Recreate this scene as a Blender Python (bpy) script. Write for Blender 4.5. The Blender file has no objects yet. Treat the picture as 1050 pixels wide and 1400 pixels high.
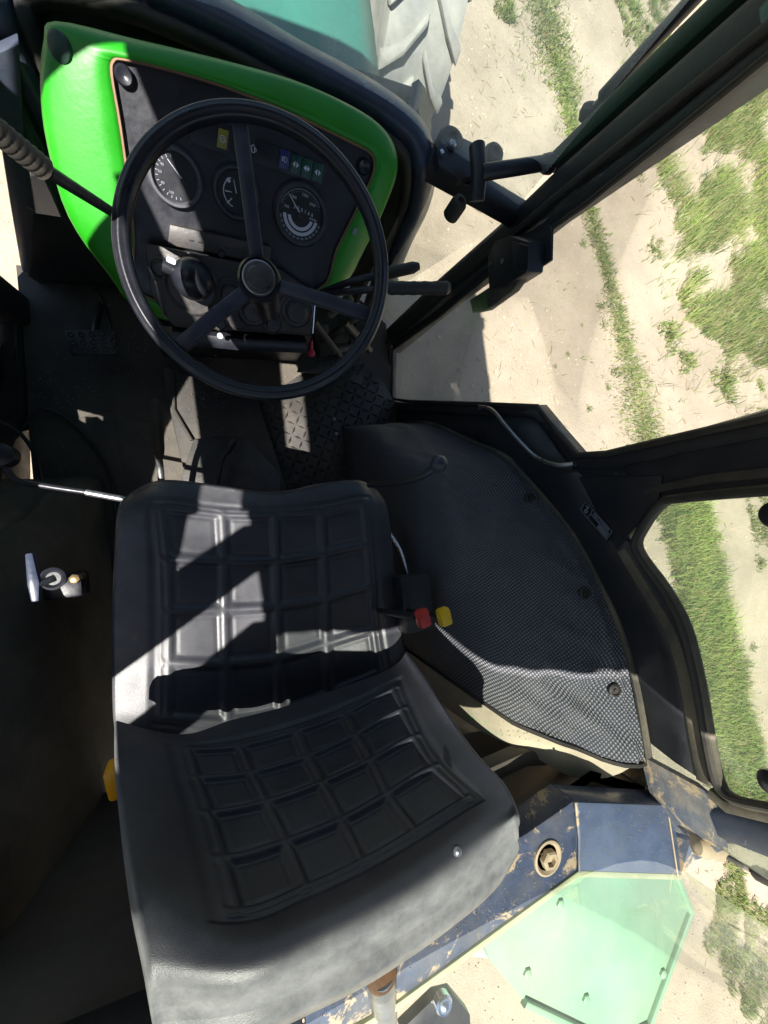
import bpy, bmesh, math, random
import numpy as np
from mathutils import Vector, Matrix, noise
random.seed(7); rng = np.random.default_rng(7)
V = Vector
sc = bpy.context.scene
# ------------------------------------------------------------------ camera
F = 528.0; CAM = V((0, 0, 1.30))
d_ = V((-200, 30, F)).normalized()
r_ = V((1375, -140, F)); r_ = (r_ - d_*r_.dot(d_)).normalized()
f_ = -r_.cross(d_)
if f_.y > 0: f_ = -f_
RW = Matrix((r_, f_, -d_))              # camera vectors (x right, y down, z ahead) -> world
cd = bpy.data.cameras.new('camera'); cam = bpy.data.objects.new('camera', cd); sc.collection.objects.link(cam)
cx = RW @ V((1, 0, 0)); cy = -(RW @ V((0, 1, 0))); cz = -(RW @ V((0, 0, 1)))
cam.matrix_world = Matrix.Translation(CAM) @ Matrix((cx, cy, cz)).transposed().to_4x4()
cd.sensor_width = 36; cd.sensor_fit = 'AUTO'; cd.lens = 36*F/1400; cd.clip_start = .01; cd.clip_end = 600
sc.camera = cam
# ------------------------------------------------------------------ sky, sun, exposure
SUN = V((.50, .35, -1)).normalized()   # travelling direction
w = bpy.data.worlds.new('World'); sc.world = w; w.use_nodes = True
nt = w.node_tree; bg = nt.nodes['Background']
sky = nt.nodes.new('ShaderNodeTexSky'); sky.sky_type = 'NISHITA'; sky.sun_disc = False
sky.sun_elevation = math.asin(-SUN.z); sky.sun_rotation = math.atan2(-SUN.x, -SUN.y)
nt.links.new(sky.outputs[0], bg.inputs[0]); bg.inputs[1].default_value = .06
sl = bpy.data.lights.new('sun', 'SUN'); sl.energy = 5; sl.angle = math.radians(.5); sl.color = (1, .95, .87)
so = bpy.data.objects.new('sun', sl); sc.collection.objects.link(so); so.rotation_euler = SUN.to_track_quat('-Z', 'Y').to_euler()
sc.view_settings.view_transform = 'Standard'; sc.view_settings.look = 'None'; sc.view_settings.gamma = 1
sc.view_settings.exposure = 1.45

# ------------------------------------------------------------------ pixel -> point on a real plane
def ray(px, py): return (RW @ V((px-525, py-700, F))).normalized()
def PL(p, p0, n):
    v = ray(*p); n = V(n); return CAM + v*((V(p0)-CAM).dot(n)/v.dot(n))
def Z(p, z): return PL(p, (0, 0, z), (0, 0, 1))
def Y(p, y): return PL(p, (0, y, 0), (0, 1, 0))
def X(p, x): return PL(p, (x, 0, 0), (1, 0, 0))
NL = V((-.6, 0, .11)).normalized(); NU = V((-.9, 0, -.13)).normalized()   # inward normals of the cab's right side
def SL(p, o=0): return PL(p, V((.59, 0, 0))+NL*o, NL)
def SU(p, o=0): return PL(p, V((.70, 0, .6))+NU*o, NU)
def S(p, o=0):
    a = SL(p, o); return a if a.z < .6 else SU(p, o)
def NS(z): return NL if z < .6 else NU
ND = V((0, -.707, .707))
def D(p, o=0): return PL(p, V((0, .70, .66))+ND*o, ND)               # dash face

# ------------------------------------------------------------------ materials
def mat(name, col, rough=.6, metal=0, dust=0, dcol=(.36, .30, .22), scale=30, bump=.15, bscale=150, var=.25, spec=.5, wear=0, wcol=(.5, .5, .5), coat=0, extra=None):
    m = bpy.data.materials.new(name); m.use_nodes = True; t = m.node_tree; N = t.nodes; L = t.links
    b = N['Principled BSDF']; b.inputs['Metallic'].default_value = metal
    b.inputs['Specular IOR Level'].default_value = spec; b.inputs['Coat Weight'].default_value = coat
    tc = N.new('ShaderNodeTexCoord'); co = tc.outputs['Object']
    n1 = N.new('ShaderNodeTexNoise'); n1.inputs['Scale'].default_value = scale; n1.inputs['Detail'].default_value = 8; n1.inputs['Roughness'].default_value = .62; L.new(co, n1.inputs['Vector'])
    mr = N.new('ShaderNodeMapRange'); mr.inputs[1].default_value = .3; mr.inputs[2].default_value = .7; mr.inputs[3].default_value = 1-var; mr.inputs[4].default_value = 1+var; L.new(n1.outputs[0], mr.inputs[0])
    mx = N.new('ShaderNodeMix'); mx.data_type = 'RGBA'; mx.blend_type = 'MULTIPLY'; mx.inputs[0].default_value = 1; mx.inputs[6].default_value = (*col, 1); L.new(mr.outputs[0], mx.inputs[7])
    out = mx.outputs[2]
    if dust:
        n2 = N.new('ShaderNodeTexNoise'); n2.inputs['Scale'].default_value = scale*.35; n2.inputs['Detail'].default_value = 10; n2.inputs['Roughness'].default_value = .7; L.new(co, n2.inputs['Vector'])
        r2 = N.new('ShaderNodeMapRange'); r2.inputs[1].default_value = .42; r2.inputs[2].default_value = .72; r2.inputs[3].default_value = dust*.15; r2.inputs[4].default_value = dust; L.new(n2.outputs[0], r2.inputs[0])
        m2 = N.new('ShaderNodeMix'); m2.data_type = 'RGBA'; L.new(r2.outputs[0], m2.inputs[0]); L.new(out, m2.inputs[6]); m2.inputs[7].default_value = (*dcol, 1); out = m2.outputs[2]
    if wear:
        n3 = N.new('ShaderNodeTexNoise'); n3.inputs['Scale'].default_value = scale*.6; n3.inputs['Detail'].default_value = 12; n3.inputs['Roughness'].default_value = .75; n3.inputs['Distortion'].default_value = .6; L.new(co, n3.inputs['Vector'])
        r3 = N.new('ShaderNodeMapRange'); r3.inputs[1].default_value = .66-wear*.2; r3.inputs[2].default_value = .70-wear*.2; L.new(n3.outputs[0], r3.inputs[0])
        m3 = N.new('ShaderNodeMix'); m3.data_type = 'RGBA'; L.new(r3.outputs[0], m3.inputs[0]); L.new(out, m3.inputs[6]); m3.inputs[7].default_value = (*wcol, 1); out = m3.outputs[2]
    L.new(out, b.inputs['Base Color'])
    rr = N.new('ShaderNodeMapRange'); rr.inputs[1].default_value = .3; rr.inputs[2].default_value = .7; rr.inputs[3].default_value = max(.05, rough-.1); rr.inputs[4].default_value = min(1, rough+.14); L.new(n1.outputs[0], rr.inputs[0]); L.new(rr.outputs[0], b.inputs['Roughness'])
    nb = N.new('ShaderNodeTexNoise'); nb.inputs['Scale'].default_value = bscale; nb.inputs['Detail'].default_value = 4; L.new(co, nb.inputs['Vector'])
    bp = N.new('ShaderNodeBump'); bp.inputs['Strength'].default_value = bump; bp.inputs['Distance'].default_value = .002; L.new(nb.outputs[0], bp.inputs['Height']); L.new(bp.outputs[0], b.inputs['Normal'])
    if extra: extra(N, L, b, bp, out)
    return m
def glass_mat(name, tint=(.94, .965, .945), dust=.14, dcol=(.62, .62, .55)):
    m = bpy.data.materials.new(name); m.use_nodes = True; t = m.node_tree; N = t.nodes; L = t.links
    N.remove(N['Principled BSDF']); o = N['Material Output']
    tr = N.new('ShaderNodeBsdfTransparent'); tr.inputs[0].default_value = (*tint, 1)
    gl = N.new('ShaderNodeBsdfGlossy'); gl.inputs['Roughness'].default_value = .05
    df = N.new('ShaderNodeBsdfDiffuse'); df.inputs[0].default_value = (*dcol, 1)
    tl = N.new('ShaderNodeBsdfTranslucent'); tl.inputs[0].default_value = (*dcol, 1)
    dm = N.new('ShaderNodeMixShader'); dm.inputs[0].default_value = .5; L.new(df.outputs[0], dm.inputs[1]); L.new(tl.outputs[0], dm.inputs[2])
    fr = N.new('ShaderNodeLayerWeight'); fr.inputs[0].default_value = .25
    fm = N.new('ShaderNodeMath'); fm.operation = 'MULTIPLY'; fm.inputs[1].default_value = .35; L.new(fr.outputs['Fresnel'], fm.inputs[0])
    m1 = N.new('ShaderNodeMixShader'); L.new(fm.outputs[0], m1.inputs[0]); L.new(tr.outputs[0], m1.inputs[1]); L.new(gl.outputs[0], m1.inputs[2])
    tc = N.new('ShaderNodeTexCoord'); nz = N.new('ShaderNodeTexNoise'); nz.inputs['Scale'].default_value = 7; nz.inputs['Detail'].default_value = 10; nz.inputs['Roughness'].default_value = .65; L.new(tc.outputs['Object'], nz.inputs['Vector'])
    r = N.new('ShaderNodeMapRange'); r.inputs[1].default_value = .35; r.inputs[2].default_value = .75; r.inputs[3].default_value = dust*.5; r.inputs[4].default_value = dust*1.8; L.new(nz.outputs[0], r.inputs[0])
    m2 = N.new('ShaderNodeMixShader'); L.new(r.outputs[0], m2.inputs[0]); L.new(m1.outputs[0], m2.inputs[1]); L.new(dm.outputs[0], m2.inputs[2])
    L.new(m2.outputs[0], o.inputs['Surface']); return m

BLK = mat('black_cab_paint', (.012, .014, .020), .42, dust=.22, dcol=(.10, .09, .075), scale=22, wear=.12, wcol=(.10, .10, .10))
BLU = mat('blue_black_paint', (.022, .034, .07), .36, dust=.30, dcol=(.16, .16, .15), scale=22, wear=.25, wcol=(.16, .19, .24))
SILL = mat('worn_blue_sill_paint', (.038, .058, .115), .3, dust=.6, dcol=(.17, .20, .26), scale=9, wear=.12, wcol=(.32, .34, .38), bump=.3, bscale=60)
RUST = mat('rust_scabbed_blue_paint', (.034, .052, .105), .42, dust=.55, dcol=(.16, .14, .11), scale=38, wear=.62, wcol=(.38, .29, .19), bump=.5, bscale=60)
BARE = mat('dusty_corroded_metal', (.40, .31, .20), .8, dust=.6, dcol=(.50, .42, .30), scale=20, wear=.35, wcol=(.05, .07, .11), bump=.6, bscale=60)
RUB = mat('black_rubber', (.016, .015, .015), .62, dust=.35, dcol=(.13, .11, .08), scale=25, bump=.25)
DRUB = mat('dusty_rubber', (.04, .038, .032), .8, dust=.8, dcol=(.24, .20, .14), scale=20, bump=.3)
PLA = mat('black_plastic', (.011, .012, .019), .38, dust=.12, dcol=(.07, .07, .07), scale=40, bump=.1)
WHL = mat('wheel_plastic', (.009, .0095, .015), .34, dust=.15, dcol=(.06, .06, .065), scale=30, bump=.06, bscale=300)
SPK = mat('spoke_plastic', (.024, .026, .042), .42, dust=.35, dcol=(.09, .09, .11), scale=30, bump=.1)
def worn(N, L, b, bp, out):  # rib-edge wear, plus sun brightness painted along the seat's top and rims
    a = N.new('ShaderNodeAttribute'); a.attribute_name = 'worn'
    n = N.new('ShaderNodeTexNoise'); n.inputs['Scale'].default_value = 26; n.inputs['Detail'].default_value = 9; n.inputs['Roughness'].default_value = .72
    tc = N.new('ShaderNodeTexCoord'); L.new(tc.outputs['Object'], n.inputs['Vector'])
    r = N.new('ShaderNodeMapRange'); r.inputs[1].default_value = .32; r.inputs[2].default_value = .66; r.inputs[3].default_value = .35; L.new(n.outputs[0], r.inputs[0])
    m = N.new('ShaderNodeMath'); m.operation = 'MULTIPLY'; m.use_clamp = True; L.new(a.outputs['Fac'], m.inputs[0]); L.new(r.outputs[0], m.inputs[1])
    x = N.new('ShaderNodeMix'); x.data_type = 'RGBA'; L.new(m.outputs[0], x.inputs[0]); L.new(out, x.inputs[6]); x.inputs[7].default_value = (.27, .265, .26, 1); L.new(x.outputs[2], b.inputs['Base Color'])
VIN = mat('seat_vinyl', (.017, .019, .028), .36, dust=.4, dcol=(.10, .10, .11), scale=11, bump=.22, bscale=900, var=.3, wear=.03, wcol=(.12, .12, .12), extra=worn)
CON = mat('console_plastic', (.022, .022, .026), .5, dust=.55, dcol=(.14, .12, .10), scale=35, bump=.2)
FLR = mat('floor_rubber', (.015, .015, .016), .7, dust=.8, dcol=(.11, .095, .072), scale=6, bump=.3, bscale=90)
TRD = mat('worn_tread_steel', (.03, .03, .034), .45, metal=.3, dust=.6, dcol=(.16, .14, .11), scale=14, bump=.2)
GRN = mat('bright_green_paint', (.008, .245, .005), .4, dust=.25, dcol=(.08, .21, .03), scale=9, bump=.12, var=.14, wear=.03, wcol=(.16, .24, .10))
GRNO = mat('faded_green_paint', (.15, .33, .20), .55, dust=.6, dcol=(.33, .35, .25), scale=5, bump=.15, var=.15, wear=.10, wcol=(.16, .20, .12))
HOOD = mat('teal_green_bonnet', (.030, .16, .125), .42, dust=.3, dcol=(.12, .20, .17), scale=4, bump=.05, var=.1)
CGRN = mat('dark_green_cab_paint', (.008, .035, .022), .55, dust=.15, dcol=(.03, .06, .04), scale=15)
FEND = mat('chipped_green_fender', (.46, .40, .29), .8, dust=.6, dcol=(.55, .47, .34), scale=13, wear=.45, wcol=(.20, .42, .20), bump=.6, bscale=50)
CORN = mat('rust_bloomed_blue_paint', (.06, .09, .15), .5, dust=.8, dcol=(.42, .34, .23), scale=30, wear=.75, wcol=(.46, .35, .22), bump=.6, bscale=70)
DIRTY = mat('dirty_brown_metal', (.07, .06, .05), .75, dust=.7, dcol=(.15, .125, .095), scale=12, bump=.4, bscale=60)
STL = mat('bare_steel', (.38, .39, .42), .32, metal=.9, dust=.3, scale=40)
CHR = mat('polished_steel', (.6, .62, .7), .16, metal=1, bump=.02)
WHT = mat('white_print', (.62, .64, .72), .5, var=.05, bump=0)
GRYP = mat('grey_print', (.24, .26, .32), .5, var=.05, bump=0)
FACE = mat('gauge_face', (.008, .009, .014), .4, bump=0, var=.05)
YEL = mat('yellow_knob_plastic', (.80, .50, .015), .35, bump=.03, var=.06)
ORG = mat('amber_knob_plastic', (.80, .38, .01), .35, bump=.03, var=.06)
RED = mat('red_knob_plastic', (.50, .035, .03), .4, bump=.03, var=.1)
MAG = mat('crimson_knob_plastic', (.50, .01, .05), .35, bump=.03, var=.1)
LBLU = mat('blue_lens', (.025, .03, .14), .3, bump=0); LGRN = mat('green_lens', (.012, .06, .045), .3, bump=0); LYEL = mat('yellow_lens', (.22, .19, .02), .35, bump=0)
TYR = mat('tyre_rubber', (.24, .24, .235), .85, dust=.8, dcol=(.42, .40, .34), scale=9, bump=.3, bscale=60)
GLS = glass_mat('dusty_window_glass', dust=.14, dcol=(.68, .64, .56))
GLF = glass_mat('dusty_windshield_glass', (.86, .94, .92), dust=.27, dcol=(.60, .64, .60))
GLR = glass_mat('hazy_rear_glass', (.90, .95, .90), dust=.17, dcol=(.66, .66, .54))

def weave(N, L, b, bp, out):
    uv = N.new('ShaderNodeTexCoord'); sp = N.new('ShaderNodeSeparateXYZ'); L.new(uv.outputs['UV'], sp.inputs[0])
    def s(o, k):
        a = N.new('ShaderNodeMath'); a.operation = 'MULTIPLY'; a.inputs[1].default_value = k; L.new(o, a.inputs[0])
        c = N.new('ShaderNodeMath'); c.operation = 'SINE'; L.new(a.outputs[0], c.inputs[0]); return c.outputs[0]
    k = 2*math.pi/.0082
    a = s(sp.outputs[0], k); c = s(sp.outputs[1], k)
    m = N.new('ShaderNodeMath'); m.operation = 'MULTIPLY'; L.new(a, m.inputs[0]); L.new(c, m.inputs[1])
    r = N.new('ShaderNodeMapRange'); r.inputs[1].default_value = .0; r.inputs[2].default_value = .8; L.new(m.outputs[0], r.inputs[0])
    mx = N.new('ShaderNodeMix'); mx.data_type = 'RGBA'; L.new(r.outputs[0], mx.inputs[0])
    dk = N.new('ShaderNodeMix'); dk.data_type = 'RGBA'; dk.blend_type = 'MULTIPLY'; dk.inputs[0].default_value = 1; L.new(out, dk.inputs[6]); dk.inputs[7].default_value = (.65, .65, .65, 1)
    lt = N.new('ShaderNodeMix'); lt.data_type = 'RGBA'; lt.blend_type = 'ADD'; lt.inputs[0].default_value = 1; L.new(out, lt.inputs[6]); lt.inputs[7].default_value = (.17, .18, .21, 1)
    L.new(dk.outputs[2], mx.inputs[6]); L.new(lt.outputs[2], mx.inputs[7]); L.new(mx.outputs[2], b.inputs['Base Color'])
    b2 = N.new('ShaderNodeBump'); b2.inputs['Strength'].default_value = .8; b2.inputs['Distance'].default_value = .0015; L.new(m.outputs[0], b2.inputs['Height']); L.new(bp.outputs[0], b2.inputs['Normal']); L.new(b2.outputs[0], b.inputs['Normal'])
MATW = mat('woven_black_matting', (.042, .047, .062), .58, dust=.7, dcol=(.15, .145, .14), scale=9, extra=weave)

# ------------------------------------------------------------------ builders
def link(o, parent=None):
    sc.collection.objects.link(o)
    if parent: o.parent = parent
    return o
def thing(name, label, cat, loc=(0, 0, 0), group=None):
    o = bpy.data.objects.new(name, None); o.empty_display_size = .05; link(o); o.location = loc
    o['label'] = label; o['category'] = cat
    if group: o['group'] = group
    return o
def root_of(p):
    m = V((0, 0, 0))
    while p: m = m + V(p.location); p = p.parent
    return m
def obj(name, verts, faces, m, parent=None, smooth=True, auto=True, uv=None, bevel=0):
    off = root_of(parent)
    me = bpy.data.meshes.new(name); me.from_pydata([tuple(V(v)-off) for v in verts], [], [tuple(f) for f in faces]); me.update()
    if uv is not None:
        ul = me.uv_layers.new(name='UVMap')
        for lp in me.loops: ul.data[lp.index].uv = uv[lp.vertex_index]
    bm = bmesh.new(); bm.from_mesh(me); bmesh.ops.recalc_face_normals(bm, faces=bm.faces)
    if bevel: bmesh.ops.bevel(bm, geom=[e for e in bm.edges if len(e.link_faces) == 2 and e.calc_face_angle(0) > .5], offset=bevel, segments=2, affect='EDGES', profile=.5)
    if smooth:
        for f in bm.faces: f.smooth = True
        if auto:
            for e in bm.edges:
                if len(e.link_faces) == 2 and e.calc_face_angle(0) > math.radians(38): e.smooth = False
    bm.to_mesh(me); bm.free(); me.materials.append(m)
    return link(bpy.data.objects.new(name, me), parent)
def subpart(name, parent, loc):
    o = bpy.data.objects.new(name, None); link(o, parent); o.location = V(loc)-root_of(parent); return o
class MB:
    def __init__(s): s.v = []; s.f = []
    def add(s, v, f): n = len(s.v); s.v += [V(x) for x in v]; s.f += [[i+n for i in q] for q in f]; return s
    def build(s, name, m, parent=None, **k): return obj(name, s.v, s.f, m, parent, **k)
def tubeg(pts, r, seg=10, cap=True):
    pts = [V(p) for p in pts]; n = len(pts); rs = r if isinstance(r, (list, tuple)) else [r]*n
    v = []; f = []; ref = None
    for i, p in enumerate(pts):
        t = (pts[min(i+1, n-1)]-pts[max(i-1, 0)]).normalized()
        if ref is None: ref = t.orthogonal().normalized()
        ref = (ref-t*ref.dot(t)).normalized(); b = t.cross(ref)
        for k in range(seg):
            a = 2*math.pi*k/seg; v.append(p+(ref*math.cos(a)+b*math.sin(a))*rs[i])
    for i in range(n-1):
        for k in range(seg):
            a = i*seg+k; b_ = i*seg+(k+1) % seg; f.append((a, b_, b_+seg, a+seg))
    if cap: f.append(tuple(range(seg))[::-1]); f.append(tuple(range((n-1)*seg, n*seg)))
    return v, f
def tube(name, pts, r, m, parent=None, seg=10, **k): v, f = tubeg(pts, r, seg); return obj(name, v, f, m, parent, **k)
def smoothp(pts, n=6, closed=False):
    P = [V(p) for p in pts]; N = len(P); out = []
    for i in range(N if closed else N-1):
        g = (lambda j: P[j % N]) if closed else (lambda j: P[max(0, min(N-1, j))])
        a, b, c, e = g(i-1), g(i), g(i+1), g(i+2)
        for k in range(n):
            t = k/n; out.append(.5*((2*b)+(c-a)*t+(2*a-5*b+4*c-e)*t*t+(3*b-a-3*c+e)*t**3))
    if not closed: out.append(P[-1])
    return out
def barg(pts, w, h, up, closed=False, ch=.25):
    """box-section strip, its top face centred on pts; up = normal (or one per point)"""
    pts = [V(p) for p in pts]; n = len(pts); c = min(w, h)*ch
    prof = [(-w/2, -h), (-w/2, -c), (-w/2+c*.3, -c*.3), (-w/2+c, 0), (w/2-c, 0), (w/2-c*.3, -c*.3), (w/2, -c), (w/2, -h)]
    v = []; f = []
    for i, p in enumerate(pts):
        if closed: a = (p-pts[i-1]).normalized(); b = (pts[(i+1) % n]-p).normalized()
        else: a = (p-pts[max(i-1, 0)]).normalized() if i else (pts[1]-p).normalized(); b = (pts[i+1]-p).normalized() if i < n-1 else a
        t = (a+b).normalized(); u = V(up[i] if isinstance(up, list) else up).normalized()
        sd = t.cross(u).normalized(); u2 = sd.cross(t).normalized(); m = 1/max(.5, math.sqrt(max(.05, (1+a.dot(b))/2)))
        for x, y in prof: v.append(p+sd*x*m+u2*y)
    k = len(prof)
    for i in range(n if closed else n-1):
        j = (i+1) % n
        for q in range(k): f.append((i*k+q, i*k+(q+1) % k, j*k+(q+1) % k, j*k+q))
    if not closed: f.append(tuple(range(k))); f.append(tuple(range((n-1)*k, n*k))[::-1])
    return v, f
def bar(name, pts, w, h, up, m, parent=None, closed=False, **k): v, f = barg(pts, w, h, up, closed); return obj(name, v, f, m, parent, **k)
def plateg(poly, th):
    n = len(poly); v = [V(p) for p in poly]+[V(p)+V(th) for p in poly]
    return v, [tuple(range(n)), tuple(range(n, 2*n))[::-1]]+[(i, (i+1) % n, n+(i+1) % n, n+i) for i in range(n)]
def plate(name, poly, th, m, parent=None, bevel=0, **k): v, f = plateg(poly, th); return obj(name, v, f, m, parent, bevel=bevel, **k)
def latheg(c, ax, prof, seg=24, ref=None):
    """prof: (radius, height along ax)"""
    c = V(c); ax = V(ax).normalized(); u = (V(ref) if ref else ax.orthogonal()); u = (u-ax*u.dot(ax)).normalized(); b = ax.cross(u); v = []; f = []
    for r, h in prof:
        for k in range(seg): a = 2*math.pi*k/seg; v.append(c+ax*h+(u*math.cos(a)+b*math.sin(a))*max(r, 1e-5))
    for i in range(len(prof)-1):
        for k in range(seg): a = i*seg+k; q = i*seg+(k+1) % seg; f.append((a, q, q+seg, a+seg))
    f.append(tuple(range(seg))[::-1]); f.append(tuple(range((len(prof)-1)*seg, len(prof)*seg)))
    return v, f
def lathe(name, c, ax, prof, m, parent=None, seg=24, **k): v, f = latheg(c, ax, prof, seg); return obj(name, v, f, m, parent, **k)
def boxg(c, sx, sy, sz, ux=(1, 0, 0), uy=(0, 1, 0)):
    ux = V(ux).normalized(); uy = V(uy); uy = (uy-ux*uy.dot(ux)).normalized(); uz = ux.cross(uy); c = V(c)
    v = [c+ux*sx*a/2+uy*sy*b/2+uz*sz*e/2 for e in (-1, 1) for a, b in ((-1, -1), (1, -1), (1, 1), (-1, 1))]
    return v, [(0, 3, 2, 1), (4, 5, 6, 7), (0, 1, 5, 4), (1, 2, 6, 5), (2, 3, 7, 6), (3, 0, 4, 7)]
def box(name, c, sx, sy, sz, m, parent=None, ux=(1, 0, 0), uy=(0, 1, 0), bevel=.003, **k): v, f = boxg(c, sx, sy, sz, ux, uy); return obj(name, v, f, m, parent, bevel=bevel, **k)
def gridm(name, P, m, parent=None, uv=None, thick=0, **k):
    n = len(P); q = len(P[0]); v = [p for r in P for p in r]; f = [(i*q+j, i*q+j+1, (i+1)*q+j+1, (i+1)*q+j) for i in range(n-1) for j in range(q-1)]
    return obj(name, v, f, m, parent, uv=uv, auto=False, **k)
def text(name, s, size, origin, ux, uy, m, parent=None, depth=.0003, align='CENTER'):
    cu = bpy.data.curves.new(name, 'FONT'); cu.body = s; cu.size = size; cu.extrude = depth; cu.align_x = align; cu.align_y = 'CENTER'; cu.resolution_u = 2
    to = bpy.data.objects.new('tmp_text', cu); sc.collection.objects.link(to)
    me = bpy.data.meshes.new_from_object(to.evaluated_get(bpy.context.evaluated_depsgraph_get())); bpy.data.objects.remove(to); bpy.data.curves.remove(cu)
    ux = V(ux).normalized(); uy = V(uy); uy = (uy-ux*uy.dot(ux)).normalized(); uz = ux.cross(uy)
    M = Matrix((ux, uy, uz)).transposed().to_4x4(); M.translation = V(origin)-root_of(parent)
    me.transform(M); me.materials.clear(); me.materials.append(m); me.name = name
    return link(bpy.data.objects.new(name, me), parent)
def nz(p, s=1., o=0): return noise.noise(V((p[0]*s+o, p[1]*s-o, p[2]*s+2*o)))

# ================================================================== GROUND
GZ = -1.15
gm = bpy.data.materials.new('dry_beige_dirt'); gm.use_nodes = True; t = gm.node_tree; N = t.nodes; L = t.links; b = N['Principled BSDF']; b.inputs['Roughness'].default_value = .95; b.inputs['Specular IOR Level'].default_value = .15
tc = N.new('ShaderNodeTexCoord')
def noi(s, dt=8, ro=.6):
    n = N.new('ShaderNodeTexNoise'); n.inputs['Scale'].default_value = s; n.inputs['Detail'].default_value = dt; n.inputs['Roughness'].default_value = ro; L.new(tc.outputs['Object'], n.inputs['Vector']); return n.outputs[0]
cr = N.new('ShaderNodeValToRGB'); cr.color_ramp.elements[0].position = .3; cr.color_ramp.elements[0].color = (.31, .255, .19, 1); cr.color_ramp.elements[1].position = .7; cr.color_ramp.elements[1].color = (.44, .37, .285, 1); L.new(noi(1.3, 12, .68), cr.inputs[0])
sp = N.new('ShaderNodeMapRange'); sp.inputs[1].default_value = .60; sp.inputs[2].default_value = .68; sp.inputs[4].default_value = .7; L.new(noi(30, 7, .7), sp.inputs[0])
m1 = N.new('ShaderNodeMix'); m1.data_type = 'RGBA'; L.new(sp.outputs[0], m1.inputs[0]); L.new(cr.outputs[0], m1.inputs[6]); m1.inputs[7].default_value = (.20, .165, .12, 1)
sp2 = N.new('ShaderNodeMapRange'); sp2.inputs[1].default_value = .66; sp2.inputs[2].default_value = .74; sp2.inputs[4].default_value = .7; L.new(noi(14, 9, .75), sp2.inputs[0])
m2 = N.new('ShaderNodeMix'); m2.data_type = 'RGBA'; L.new(sp2.outputs[0], m2.inputs[0]); L.new(m1.outputs[2], m2.inputs[6]); m2.inputs[7].default_value = (.60, .53, .43, 1)
L.new(m2.outputs[2], b.inputs['Base Color'])
ad = N.new('ShaderNodeMath'); ad.operation = 'ADD'; L.new(noi(9, 12, .7), ad.inputs[0]); L.new(noi(60, 6, .7), ad.inputs[1])
bp = N.new('ShaderNodeBump'); bp.inputs['Strength'].default_value = .7; bp.inputs['Distance'].default_value = .02; L.new(ad.outputs[0], bp.inputs['Height']); L.new(bp.outputs[0], b.inputs['Normal'])
def gh(x, y): return .05*nz((x, y, 0), .7)+.022*nz((x, y, 3), 2.6)+.012*nz((x, y, 5), 7)
n = 170; xs = np.linspace(-4, 9, n); ys = np.linspace(-6, 8, n)
vv = [(x, y, GZ+gh(x, y)*min(1, (x+4)/1, (9-x)/1, (y+6)/1, (8-y)/1)) for y in ys for x in xs]
ff = [(j*n+i, j*n+i+1, (j+1)*n+i+1, (j+1)*n+i) for j in range(n-1) for i in range(n-1)]
g0 = len(vv); vv += [(-300, -300, GZ), (300, -300, GZ), (300, 300, GZ), (-300, 300, GZ)]
c = [0, n-1, n*n-1, n*(n-1)]
bot = list(range(0, n)); top = list(range(n*(n-1), n*n)); lf = [i*n for i in range(n)]; rt = [i*n+n-1 for i in range(n)]
ff += [tuple([g0, g0+1]+bot[::-1]), tuple([g0+1, g0+2]+rt[::-1]), tuple([g0+2, g0+3]+top), tuple([g0+3, g0]+lf)]
gr = obj('ground', vv, ff, gm, auto=False); gr['kind'] = 'structure'

def G(px, py): p = Z((px, py), GZ); return p
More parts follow.
